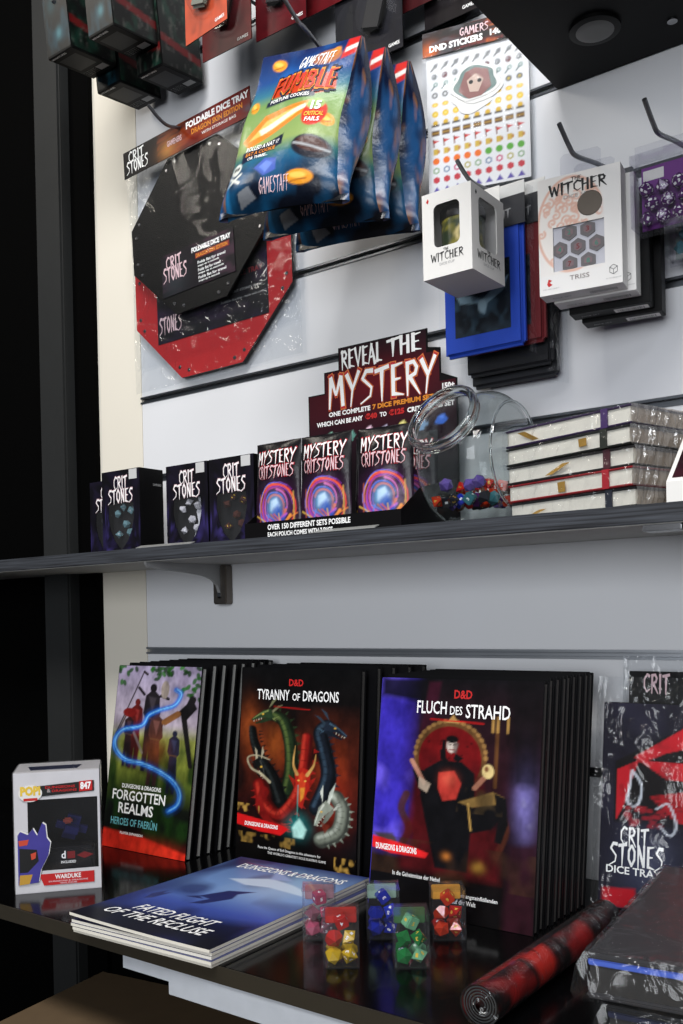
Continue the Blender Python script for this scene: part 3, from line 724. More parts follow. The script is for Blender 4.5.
for i in range(4):
    booklet('pale blue booklet beneath the top one of the flat pile at the shelf edge', (-0.907 + rnd.uniform(-.002, .002), 0.684 + rnd.uniform(-.002, .002), LZ + 0.0001 + i * 0.0038), math.radians(2.4 + rnd.uniform(-.8, .6)), None, 0.0, 'booklets under the top one')
booklet('topmost booklet with flying blue dragons on the pile at the shelf edge', (-0.909, 0.682, LZ + 0.0001 + 4 * 0.0038), math.radians(2.5), art_sky(), 0.005)

# ================================================================== boxed collectible figure
WP = mat('white_gloss_carton', (220, 218, 218), 0.35)
pb = thing('figure_box', 'white windowed collectible box with a purple corner print and red name strip', 'box', (-1.094, 0.737, LZ), (0, 0, math.radians(50)))
pw, pd, ph = 0.109, 0.085, 0.158
m = MB(); fr = Fr((0, 0, 0))
WX0, WX1, WZ0, WZ1 = .017, .104, .028, .122
m.bb(0, 0, 0, .006, pd, ph, WP); m.bb(pw - .003, 0, 0, pw, pd, ph, WP); m.bb(.006, 0, 0, pw - .003, pd, .006, WP); m.bb(.006, 0, ph - .003, pw - .003, pd, ph, WP)
m.bb(.006, pd - .003, .006, pw - .003, pd, ph - .003, BLACKCARD)
m.bb(.006, 0, .006, pw - .003, .0012, WZ0, WP); m.bb(.006, 0, WZ1, pw - .003, .0012, ph - .003, WP); m.bb(.006, 0, WZ0, WX0, .0012, WZ1, WP)
m.build('carton', pb)
m = MB(); m.quad(fr, WX0, WZ0, pw - .003, WZ1, CLEARBOX, 0.0001); m.build('window', pb)
m = MB(); m.bb(.02, .03, .007, .1, .07, .05, mat('dark_blister_tray', (18, 18, 22), 0.3), bev=.004)
m.box((.07, .045, .075), (.042, .03, .034), mat('indigo_plastic_lump', (30, 32, 84), 0.3), rot=(0.2, 0.3, 0.1), bev=.012); m.box((.066, .031, .086), (.012, .006, .008), mat('rust_plastic', (140, 50, 36), 0.4), bev=.002)
m.build('inner_tray', pb, True)
m = MB(); m.prism([(.012, .139), (.102, .144), (.102, .130), (.012, .125)], fr, .0012, .0014, BLACK)
m.prism([(.083, .1435), (.1, .1443), (.1, .1308), (.083, .130)], fr, .0014, .0016, RED)
m.prism([(.03, .024), (.1, .024), (.1, .009), (.036, .009)], fr, .0012, .0014, RED)
m.text(fr, '847', .0845, .1325, .0985, .1425, WHITE, h=.0018, bold=.04)
m.text(fr, 'DUNGEONS', .04, .136, .078, .1395, RED, h=.0018); m.text(fr, '& DRAGONS', .042, .1312, .08, .1345, RED, h=.0018); m.text(fr, '&', .042, .131, .047, .136, GREYINK, h=.0019)
m.text(fr, 'WARDUKE', .05, .0165, .083, .0225, WHITE, h=.0018); m.text(fr, 'DUNGEONS & DRAGONS', .042, .0128, .092, .0148, PINK, h=.0018); m.text(fr, 'VINYL FIGURE', .056, .0098, .078, .0118, PINK, h=.0018)
m.text(fr, 'd', .0585, .0425, .064, .0525, WHITE, h=.0004); m.text(fr, 'INCLUDED', .058, .036, .077, .0395, WHITE, h=.0004); m.quad(fr, .066, .042, .076, .0515, DRED, .0003)
m.prism([(.078, .0455), (.088, .05), (.1, .0455), (.088, .041)], fr, .0002, .0004, DRED)
m.prism([(.006 + .015 * (1 - math.cos(t)) , .131 + .011 * math.sin(t)) for t in np.linspace(0, 2 * PI, 24, endpoint=False)], fr, .0014, .0018, WHITECARD)
m.text(fr, 'POP!', .0085, .128, .034, .141, YELLOW, h=.0021, bold=.06); m.quad(fr, .0125, .1215, .03, .125, RED, .0021)
m.build('box_lettering', pb)
a = Art(40, 56, (90, 400, 340, 840)); a.fill((220, 218, 218))
pol = [(90, 490), (110, 465), (165, 490), (205, 450), (235, 500), (275, 412), (300, 430), (308, 520), (334, 555), (318, 640), (290, 690), (260, 740), (240, 830), (90, 840)]
a.poly(pol, (70, 64, 150)); a.poly([(90, 560), (230, 580), (240, 660), (150, 740), (90, 740)], (34, 30, 40), 1, 10); a.ell(120, 545, 34, 18, (205, 70, 46)); a.ell(200, 632, 22, 18, (196, 60, 40)); a.poly([(90, 760), (190, 760), (170, 830), (90, 836)], (190, 140, 50), 1, 6)
a.mottle((50, 44, 120), 5, .6, 3); 
m = MB(); fr2 = Fr((0, 0, 0))
pol2 = [(.004 + (x - 90) / 250 * .042, .012 + (840 - y) / 440 * .082) for x, y in pol]
m.prism([(u * 1.0 + (.0012 if u > .006 else 0), v + .0014) for u, v in pol2], fr2, .0016, .0018, WHITECARD)
cx = [q[0] for q in pol2]
m.prism(pol2, fr2, .0018, .0021, mat('purple_corner_print', (64, 58, 140), 0.4, nscale=40, namt=.25))
m.prism([(.006, .06), (.028, .057), (.03, .042), (.016, .028), (.006, .028)], fr2, .0021, .0022, BLACK); m.prism([(.005, .07), (.018, .071), (.016, .064), (.006, .063)], fr2, .0022, .0023, mat('coral_print', (200, 72, 50), .4)); m.prism([(.02, .052), (.027, .054), (.026, .046), (.021, .044)], fr2, .0022, .0023, MATS['coral_print'])
m.prism([(.006, .025), (.022, .025), (.018, .013), (.005, .012)], fr2, .0021, .0022, mat('gold_print', (190, 146, 56), .4))
m.build('corner_print', pb)
m = MB(); tf = Fr((0, 0, ph), (1, 0, 0), (0, 1, 0)); m.prism([(.02, .02), (.08, .02), (.085, .05), (.015, .05)], tf, 0, .0006, NAVY); m.build('top_print', pb)
m = MB(); m.bb(-.0012, -.0012, 0.0003, pw + .0012, pd + .0012, ph + .0015, CLEARBOX, bev=.001); m.build('plastic_sleeve', pb)

# ================================================================== dice
def die_mesh(kind, mt, mnum, r, numbers=True):
    bm = bmesh.new()
    if kind == 20: bmesh.ops.create_icosphere(bm, subdivisions=1, radius=r)
    elif kind == 6:
        bmesh.ops.create_cube(bm, size=r * 1.35); bmesh.ops.bevel(bm, geom=list(bm.edges), offset=r * .12, segments=2, affect='EDGES')
    elif kind == 8: bmesh.ops.create_icosphere(bm, subdivisions=1, radius=r); bmesh.ops.delete(bm, geom=list(bm.verts), context='VERTS'); 
    elif kind == 4: bmesh.ops.create_cone(bm, segments=3, radius1=r, radius2=0, depth=r * 1.4, cap_ends=True)
    if kind == 8:
        vs = [bm.verts.new(V(p) * r) for p in ((1, 0, 0), (-1, 0, 0), (0, 1, 0), (0, -1, 0), (0, 0, 1), (0, 0, -1))]
        for a, b, c in ((0, 2, 4), (2, 1, 4), (1, 3, 4), (3, 0, 4), (2, 0, 5), (1, 2, 5), (3, 1, 5), (0, 3, 5)): bm.faces.new((vs[a], vs[b], vs[c]))
    if kind == 10:
        t = bm.verts.new((0, 0, r)); b = bm.verts.new((0, 0, -r)); ring = [bm.verts.new((r * .95 * math.cos(k * PI / 5), r * .95 * math.sin(k * PI / 5), r * .1 * (1 if k % 2 else -1))) for k in range(10)]
        for k in range(0, 10, 2):
            bm.faces.new((t, ring[(k - 1) % 10], ring[k], ring[(k + 1) % 10])); bm.faces.new((b, ring[(k + 2) % 10], ring[(k + 1) % 10], ring[k]))
    bm.normal_update(); bm.verts.index_update()
    m = MB(); m.add([v.co.copy() for v in bm.verts], [[v.index for v in f.verts] for f in bm.faces], mt)
    if numbers:
        for i, f in enumerate(bm.faces):
            if f.calc_area() < r * r * .25: continue
            c = f.calc_center_median(); n = f.normal; ex = (f.verts[1].co - f.verts[0].co).normalized()
            s = r * .22
            m.text(Fr(c, ex, n.cross(ex)), str((i * 7) % (kind if kind > 4 else 4) % 9 + 1), -s * .7, -s, s * .7, s, mnum, h=r * .01, bold=.03)
    bm.free()
    return m
DM = {}
def die(kind, mt, mnum, r, loc, label, group, rot=None, numbers=True):
    numbers = numbers and (mnum is WHITE and mt is D_V or kind in (8, 6))
    key = (kind, mt.name, round(r, 4))
    if key not in DM:
        o = die_mesh(kind, mt, mnum, r, numbers).build('die'); DM[key] = o.data
    else:
        o = bpy.data.objects.new('die', DM[key]); COL.objects.link(o)
    o.location = loc; o.rotation_euler = rot or (rnd.uniform(0, 6), rnd.uniform(0, 6), rnd.uniform(0, 6))
    return tag(o, label, 'die', group)
def gem(name, rgb, rough=.12, trans=.25, rgb2=None): 
    m = mat(name, rgb, rough, trans=trans, nscale=90, namt=.25, coat=.3, ior=1.4); return m
D_Y = gem('yellow_die', (230, 190, 30)); D_R = gem('red_die', (200, 34, 30)); D_G = gem('green_die', (24, 130, 60)); D_LG = gem('pale_green_die', (130, 200, 150)); D_B = gem('blue_die', (26, 44, 170)); D_P = gem('pink_die', (190, 80, 110)); D_O = gem('orange_red_die', (222, 60, 24))
D_V = gem('violet_die', (92, 34, 110)); D_K = gem('black_die', (44, 44, 50), trans=0); D_W = gem('white_die', (210, 210, 214), trans=0.1); D_L = gem('lilac_die', (110, 90, 170)); D_T = gem('teal_die', (70, 128, 138))
GOLD = mat('gold_numerals', (200, 160, 60), 0.35, 0.6)

# five small clear dice cubes
def dice_cube(loc, label, foam, mats, numm, dlabel, tone, ang=36.8):
    r = thing('dice_case', label, 'dice case', loc, (0, 0, math.radians(ang)))
    w = .0365; h = .054; t = .0012
    m = MB()
    for b in ((0, 0, 0, w, t, h), (0, w - t, 0, w, w, h), (0, t, 0, t, w - t, h), (w - t, t, 0, w, w - t, h)): m.bb(*b, CLEARBOX)
    m.bb(t, t, 0, w - t, w - t, t, CLEARBOX); m.build('case', r)
    m = MB(); m.bb(-.0006, -.0006, h, w + .0006, w + .0006, h + .0014, CLEARBOX); m.bb(0, w - t - .0002, h - .011, w, w - t - .0001, h, CLEARBOX); m.build('lid', r)
    m = MB(); m.bb(.002, .0285, .037, w - .002, w - .002, .0525, foam, bev=.001); m.build('foam_insert', r)
    RM = Matrix.Rotation(math.radians(ang), 4, 'Z')
    spots = [(.0104, .0104, .0105), (.0262, .0104, .0105), (.0104, .0262, .0105), (.0262, .0262, .0105), (.0108, .0110, .0275), (.0262, .0106, .0285), (.0185, .0170, .0428)]
    for i, (p, k) in enumerate(zip(spots, (20, 8, 6, 10, 10, 8, 6))):
        q = V(loc) + (RM @ V(p))
        die(k, mats[i % len(mats)], numm, .0097 if k in (20, 10) else .0094, q, dlabel, tone)
FO = lambda n, c: mat(n, c, .8)
dice_cube((-0.596, 0.753, LZ), 'clear plastic dice case of yellow and red dice nearest the shelf edge', FO('red_foam', (196, 40, 30)), [D_Y, D_Y, D_Y, D_Y, D_R, D_Y, D_R], WHITE, 'yellow or red die inside the case nearest the shelf edge', 'dice in the yellow and red case')
dice_cube((-0.536, 0.791, LZ), 'clear plastic dice case of green dice', FO('green_foam', (60, 110, 60)), [D_G, D_LG, D_G, D_LG, D_G, D_G, D_LG], YELLOW, 'green die inside the case of green dice', 'dice in the green case')
dice_cube((-0.666, 0.806, LZ), 'clear plastic dice case of dull pink dice beside the booklet pile', FO('pink_foam', (170, 130, 140)), [D_P, gem('dusty_rose_die', (150, 90, 106)), D_P], WHITE, 'dull pink die inside the case beside the booklet pile', 'dice in the pink case')
dice_cube((-0.608, 0.846, LZ), 'clear plastic dice case of blue dice with pale green foam', FO('pale_green_foam', (150, 180, 160)), [D_B, D_B, gem('royal_die', (36, 60, 200))], WHITE, 'blue die inside the case with pale green foam', 'dice in the blue case')
dice_cube((-0.546, 0.882, LZ), 'clear plastic dice case of orange red dice with yellow foam', FO('yellow_foam', (222, 160, 50)), [D_O, D_O, D_R], YELLOW, 'orange red die inside the case with yellow foam', 'dice in the orange case')

# ================================================================== rolled playmat tube
def art_tube():
    a = Art(120, 60, (0, 0, 280, 130)); a.fill((12, 6, 7))
    a.mottle((90, 12, 14), 7, .9, 3, thr=.42, ay=5); a.mottle((160, 22, 20), 9, .8, 8, thr=.56, ay=4); a.mottle((6, 4, 4), 8, .95, 14, thr=.48, ay=6)
    for x in (70, 74, 120, 126, 190): a.line([(x, 0), (x + 24, 130)], 5, (8, 6, 6), .8)
    a.poly([(76, 0), (118, 0), (112, 40), (84, 48)], (196, 40, 28), .8, 10); a.poly([(150, 20), (200, 0), (210, 60), (160, 70)], (150, 22, 22), .7, 10)
    return a
tb = thing('rolled_playmat', 'rolled red and black playmat in clear wrap lying beside the big wrapped album', 'playmat', (-0.401, 0.722, LZ + .0192))
a = art_tube(); m = MB(); LT = .285; r0 = .0178
m.grid(lambda u, v: V((r0 * math.cos(v * 2 * PI + 1.57), u * LT, r0 * math.sin(v * 2 * PI + 1.57))), 120, 60, print_mat('playmat_print', .45, .2), a)
vs = []; 
for k in range(130):
    t = k / 130 * 5 * 2 * PI; rr = .004 + (r0 - .005) * k / 130
    vs += [(rr * math.cos(t), .0008, rr * math.sin(t)), ((rr + .0013) * math.cos(t), .0008, (rr + .0013) * math.sin(t))]
m.add(vs, [[2 * i, 2 * i + 1, 2 * i + 3, 2 * i + 2] for i in range(129)], mat('grey_rubber', (44, 46, 46), .7))
m.build('mat_roll', tb, True)
m = MB(); n = 24
prof = [(.004, -.006), (.012, -.0045), (.0186, -.002), (.0188, .02), (.0187, .1), (.0188, .2), (.0187, LT), (.012, LT + .004), (.004, LT + .005)]
vs = [((r + (rnd.uniform(-.0012, .0006) if i < 2 else 0)) * math.cos(2 * PI * k / n), y + (rnd.uniform(-.002, .002) if i < 2 else 0), (r) * math.sin(2 * PI * k / n)) for i, (r, y) in enumerate(prof) for k in range(n)]
m.add(vs, [[i * n + k, i * n + (k + 1) % n, (i + 1) * n + (k + 1) % n, (i + 1) * n + k] for i in range(len(prof) - 1) for k in range(n)], WRAP); m.build('wrap', tb, True)

# ================================================================== wrapped albums, near right
def wrapped_album(loc, rz, label, w, d, t, band, cover, grp=None):
    r = thing('wrapped_album', label, 'album', loc, (0, 0, rz), grp)
    m = MB(); m.bb(.006, .006, t - .006, w, d, t - .001, cover, bev=.002); m.build('top_cover', r, True)
    m = MB(); m.bb(.006, .006, .001, w, d, .006, cover, bev=.002); m.build('bottom_cover', r, True)
    m = MB(); m.bb(.009, .009, .006, w - .003, d - .003, t - .0115, mat('charcoal_pages', (46, 44, 42), .8)); m.build('pages', r)
    m = MB(); m.bb(.0075, .0075, t - .0115, w - .002, d - .002, t - .006, band, bev=.001); m.build('edge_band', r)
    m = MB()
    nu = 26; tt = t + .001
    ring = []
    def outline(k, inset, z, jit):
        x0, y0, x1, y1 = inset, inset, w + .004 - inset, d + .004 - inset
        P = []
        for i in range(nu): P.append((x0 + (x1 - x0) * i / nu, y0))
        for i in range(nu): P.append((x1, y0 + (y1 - y0) * i / nu))
        for i in range(nu): P.append((x1 - (x1 - x0) * i / nu, y1))
        for i in range(nu): P.append((x0, y1 - (y1 - y0) * i / nu))
        return [V((x + rnd.uniform(-jit, jit), y + rnd.uniform(-jit, jit), max(.0004, z + rnd.uniform(-jit, jit)))) for x, y in P]
    rings = [outline(0, .012, tt, .0004), outline(1, .005, tt - .0005, .0006), outline(2, 0, tt - .012, .0014), outline(3, -.004, .008, .002), outline(4, -.001, .0012, .0006)]
    n = nu * 4
    m.add([p for q in rings for p in q], [[i * n + k, i * n + (k + 1) % n, (i + 1) * n + (k + 1) % n, (i + 1) * n + k] for i in range(4) for k in range(n)], WRAP)
    m.add([V((.012, .012, tt)), V((w - .008, .012, tt)), V((w - .008, d - .008, tt)), V((.012, d - .008, tt))], [[0, 1, 2, 3]], FILM)
    m.build('wrap', r, True)
    return r
wrapped_album((-0.304, 0.738, LZ), math.radians(4), 'wrapped album at the bottom of the short pile by the rolled playmat', .24, .30, .0365, mat('dark_blue_band', (30, 34, 60), .5), mat('dark_album_cover', (26, 26, 28), .35))
wrapped_album((-0.318, 0.734, LZ + .0382), math.radians(6), 'grey album in clear wrap with a bright blue edge, on top of its short pile', .25, .30, .0395, mat('bright_blue_band', (74, 104, 206), .5), mat('grey_album_cover', (52, 51, 53), .45))

# ================================================================== dice tray packs (octagonal trays in hanging bags)
def octagon(cx, cz, hw, hh, cut): 
    return [(cx - hw, cz - hh + cut), (cx - hw + cut * 1.05, cz - hh), (cx + hw - cut * 1.05, cz - hh), (cx + hw, cz - hh + cut), (cx + hw, cz + hh - cut), (cx + hw - cut * 1.05, cz + hh), (cx - hw + cut * 1.05, cz + hh), (cx - hw, cz + hh - cut)]
BLEATHER = mat('black_leatherette', (8, 8, 9), .4, spec=.25, bump=.3, bscale=600)
RLEATHER = mat('red_felt', (178, 14, 22), .65, bump=.2, bscale=500)
def snaps(mb, pts, fr, h, inner=.014):
    c = V((sum(p[0] for p in pts) / len(pts), sum(p[1] for p in pts) / len(pts)))
    for i, p in enumerate(pts):
        for q in (pts[(i + 1) % 8], pts[(i - 1) % 8]):
            d = (V(q) - V(p)); d.normalize()
            u = V(p) + d * .013 + (c - V(p)).normalized() * .012
            N = 10
            mb.add([fr.at(u.x + .0036 * math.cos(k * 2 * PI / N), u.y + .0036 * math.sin(k * 2 * PI / N), h) for k in range(N)] + [fr.at(u.x + .0025 * math.cos(k * 2 * PI / N), u.y + .0025 * math.sin(k * 2 * PI / N), h + .0014) for k in range(N)],
                   [[k, (k + 1) % N, N + (k + 1) % N, N + k] for k in range(N)] + [[N + k for k in range(N)]], STEEL)
def art_header(seed=3):
    a = Art(90, 16, (0, 0, 320, 44)); a.fill((11, 9, 10)); 
    a.glow(190, 26, 60, (130, 34, 18), .8, 20); a.glow(120, 30, 22, (190, 130, 60), .8, 14); a.glow(270, 20, 60, (150, 40, 30), .8, 40); a.mottle((70, 76, 90), 8, .6, seed, region=(a.X > 200) * 1.0); a.mottle((190, 90, 40), 12, .3, seed + 2, region=(a.X > 90) * (a.X < 230) * 1.0); return a
def tray_pack(loc, rz, label, oct_c, tray_mat, insert, w=.385, h=.44, hdr=True):
    """origin at the bag's top left; x right, z down negative"""
    r = thing('hanging_tray_pack', label, 'dice tray', loc, (0, rz, 0))
    fr = Fr((0, 0, 0))
    cx, cz, hw, hh, cut = oct_c
    P = octagon(cx, cz, hw, hh, cut)
    m = MB(); m.prism(P, fr, -.003, .001, tray_mat, BLEATHER, BLEATHER); snaps(m, P, fr, .001); t = m.build('octagon_tray', r)
    if insert:
        x0, z0, x1, z1 = insert
        a = Art(46, 30, (0, 0, 175, 75)); a.fill((22, 18, 24)); a.mottle((70, 44, 60), 6, .7, 3); a.glow(30, 50, 30, (40, 46, 50), .9)
        if z1 - z0 > .1:
            a.fill((13, 11, 16)); a.mottle((40, 24, 52), 5, .7, 4)
            lo = x0, z0
        m = MB(); m.art(fr, x0, z0, x1, z1, a, PG, .0022); m.bb(x0, -.0021, z0, x1, -.0014, z1, BLACKCARD); 
        s = (x1 - x0) / .174
        if z1 - z0 <= .1:
            m.text(fr, 'CRIT', x0 + .012, z1 - .026, x0 + .05, z1 - .006, PINK, 's', h=.0026, bold=.02); m.text(fr, 'STONES', x0 + .004, z1 - .047, x0 + .062, z1 - .024, PINK, 's', h=.0026, bold=.02)
            m.text(fr, 'FOLDABLE DICE TRAY', x1 - .098, z1 - .0155, x1 - .006, z1 - .0065, WHITE, h=.0026, bold=.05); m.quad(fr, x1 - .09, z1 - .0275, x1 - .01, z1 - .018, DRED, .0024); m.text(fr, 'DRAGON SKIN EDITION', x1 - .088, z1 - .0262, x1 - .014, z1 - .0193, ORANGE, h=.0027, bold=.03)
            for k in range(3):
                m.text(fr, 'Folds flat for travel', x1 - .085, z1 - .038 - k * .013, x1 - .02 - .012 * (k % 2), z1 - .033 - k * .013, WHITE, h=.0026, bold=.02); m.text(fr, 'snaps up in seconds', x1 - .085, z1 - .044 - k * .013, x1 - .035 + .01 * (k % 2), z1 - .0395 - k * .013, WHITE, h=.0026, bold=.02)
        else:
            m.text(fr, 'STONES', x0 + .005, z0 + .018, x0 + .062, z0 + .045, PINK, 's', h=.0026); m.text(fr, 'CRIT STONES GMBH', x1 - .08, z0 + .05, x1 - .012, z0 + .054, GREYINK, h=.0026, bold=0); m.text(fr, 'Foldable dice tray - made with care', x1 - .105, z0 + .036, x1 - .01, z0 + .041, GREYINK, h=.0026, bold=0); m.text(fr, 'DICE TRAY', x1 - .075, z0 + .075, x1 - .01, z0 + .084, DRED, h=.0026)
        m.build('insert_card', r)
    m = MB(); 
    def sl(u, v): return V((u * w, -.006 - .004 * math.sin(PI * u) * math.sin(PI * v) - .0012 * math.sin(23 * u + 9 * v), -h * (1 - v)))
    m.grid(sl, 24, 24, FILM if hdr else WRAP); m.add([(0, .0055, 0), (w, .0055, 0), (w, .0055, -h), (0, .0055, -h)], [[0, 1, 2, 3]], FILM); m.build('clear_bag', r, 'all')
    if hdr:
        m = MB(); m.art(fr, -.002, -.048, w * .82, .0, art_header(), PG, .0088); m.bb(-.002, -.0086, -.048, w * .82, -.0076, 0, BLACKCARD)
        m.text(fr, 'CRIT', .012, -.022, .052, -.004, WHITE, 's', h=.0092); m.text(fr, 'STONES', .006, -.041, .062, -.021, WHITE, 's', h=.0092)
        m.text(fr, 'FOLDABLE DICE TRAY', .16, -.017, .305, -.005, WHITE, h=.0092, bold=.05); m.text(fr, 'DRAGON SKIN EDITION', .172, -.03, .29, -.0205, ORANGE, h=.0092, bold=.03); m.text(fr, 'GAMENERS', .112, -.03, .148, -.02, PINK, h=.0092); m.text(fr, 'WITH STORAGE BAG', .196, -.039, .275, -.034, WHITE, h=.0092, bold=.01)
        m.build('header_card', r)
    return r
tray_pack((-1.335, 1.166, .84), math.radians(-3), 'black octagonal dice tray pack with printed header, foremost on its hook', (.163, -.182, .163, .138, .098), BLEATHER, (.073, -.285, .247, -.211), w=.375, h=.40)
tray_pack((-1.347, 1.185, .812), math.radians(-1), 'red octagonal dice tray pack hanging behind the black one', (.187, -.236, .186, .158, .108), RLEATHER, (.058, -.325, .322, -.2), w=.392, h=.405, hdr=False)

# ================================================================== hooks
def hook(label, x, z, y0, y1, rise=.0, tip=.02):
    m = MB()
    p = smooth_path([(x, 1.199, z), (x, (y0 + 1.2) / 2, z + rise * .5), (x, y0 + .02, z + rise), (x, y0, z + rise + .004), (x, y0 - tip * 1.2, z + rise + tip * .85)], 5)
    r = thing('display_hook', label, 'hook', (x, 1.2, z))
    m = MB(); m.tube([V(q) - V((x, 1.2, z)) for q in p], .0028, HOOKM, 8); m.build('prong', r, True)
    m = MB(); m.bb(-.012, -.004, -.01, .012, .0035, .01, HOOKM, bev=.001); m.build('back_plate', r)
    return r
hook('steel hook holding the octagonal dice tray packs', -1.19, .845, 1.11, 0, -.012, .02)
hook('steel hook holding the colourful snack bags', -.77, .70, .965, 0, .062, .025)
hook('steel hook holding the white cup box', -.575, .548, 1.045, 0, -.012, .016)
hook('steel hook above the white dice set boxes', -.43, .548, 1.025, 0, -.03, .022)
hook('steel hook above the purple dice pack', -.338, .548, 1.035, 0, -.03, .022)
hook('steel hook holding the sticker sheet', -.64, .846, 1.15, 0, .0, .014)

for (hx_, hz_, hy_, lab_) in ((-.98, .995, 1.0, 'steel hook carrying the orange blister card'), (-1.025, .995, 1.09, 'steel hook carrying the dark red card behind the orange one'), (-.93, 1.03, 1.11, 'steel hook carrying the dark red card with black insert'),
                             (-1.288, .995, .99, 'steel hook carrying the two game boxes by the dark upright'), (-1.19, .995, .99, 'steel hook carrying the two game boxes beside the orange card')):
    hook(lab_, hx_, hz_, hy_, 0, .0, .014)
# ================================================================== colourful foil bags
def art_bag():
    a = Art(92, 130, (0, 0, 170, 230))
    a.vgrad([(0, (18, 34, 84)), (40, (30, 72, 134)), (62, (56, 116, 136)), (80, (116, 150, 84)), (140, (142, 164, 96)), (158, (50, 108, 110)), (176, (20, 56, 84)), (200, (10, 20, 38)), (230, (7, 10, 20))])
    a.mottle((40, 110, 190), 6, .6, 2, region=(a.Y < 60) * 1.0); a.mottle((20, 100, 150), 6, .5, 6, region=(a.Y > 160) * 1.0)
    for (x, y, rx, ry, ro) in ((35, 18, 14, 8, .3), (128, 20, 15, 9, -.6), (150, 118, 14, 9, .4), (14, 78, 10, 7, 1), (120, 198, 20, 10, .1)):
        a.ell(x, y, rx, ry, (228, 150, 40), 1, ro); a.ell(x - 2, y - 2, rx * .6, ry * .4, (246, 196, 90), 1, ro); a.line([(x - rx * .6, y + ry * .5), (x + rx * .5, y + ry * .3)], 1.6, (150, 80, 24))
    a.ell(120, 22, 26, 12, (190, 120, 70), .8)
    a.poly([(40, 52), (64, 40), (148, 50), (150, 72), (120, 78), (46, 72)], (196, 60, 26), 1, 2)
    a.poly([(36, 76), (120, 74), (120, 82), (36, 84)], (24, 34, 60))
    a.poly([(10, 128), (40, 96), (130, 86), (128, 96), (90, 116), (24, 140)], (226, 130, 40), 1, 2); a.poly([(20, 130), (44, 104), (118, 92), (92, 108)], (240, 186, 96), 1, 2); a.poly([(34, 116), (110, 92), (112, 98), (40, 124)], (236, 226, 200), 1, 1.5)
    a.ell(128, 108, 20, 20, (196, 40, 34)); a.ell(128, 108, 18, 18, (214, 54, 40)); a.ell(126, 93, 14, 8, (150, 180, 100))
    a.poly([(16, 146), (84, 132), (86, 148), (20, 164)], (18, 26, 54), 1, 1.5)
    a.ell(134, 158, 30, 16, (24, 26, 40), 1, .2); a.ell(134, 155, 24, 10, (70, 34, 26), 1, .2); a.line([(108, 152), (160, 164)], 3, (190, 196, 200), .7)
    a.poly([(48, 176), (62, 164), (82, 168), (84, 184), (66, 190)], (70, 96, 180)); a.poly([(56, 176), (66, 168), (78, 174), (68, 186)], (100, 130, 210))
    a.ell(14, 170, 9, 9, (226, 228, 220)); a.ell(11, 169, 2.6, 3, (20, 20, 30)); a.ell(17, 169, 2.6, 3, (20, 20, 30)); a.line([(4, 180), (26, 192)], 4, (226, 228, 220)); a.line([(26, 180), (4, 192)], 4, (226, 228, 220))
    a.poly([(150, 0), (170, 0), (170, 24), (146, 30)], (200, 40, 34), 1, 2); a.poly([(150, 14), (170, 10), (170, 16), (150, 21)], (230, 226, 220))
    a.poly([(26, 206), (44, 200), (56, 216), (30, 224)], (120, 124, 130), 1, 1)
    a.poly([(4, 176), (0, 230), (14, 230)], (40, 130, 190), .7, 6)
    return a
BAGBACK = mat('black_foil', (8, 9, 14), .28, spec=.4, bump=.5, bscale=40)
BAGBLUE = print_mat('bag_side_print', .26, .4, bump=.4, bscale=40)
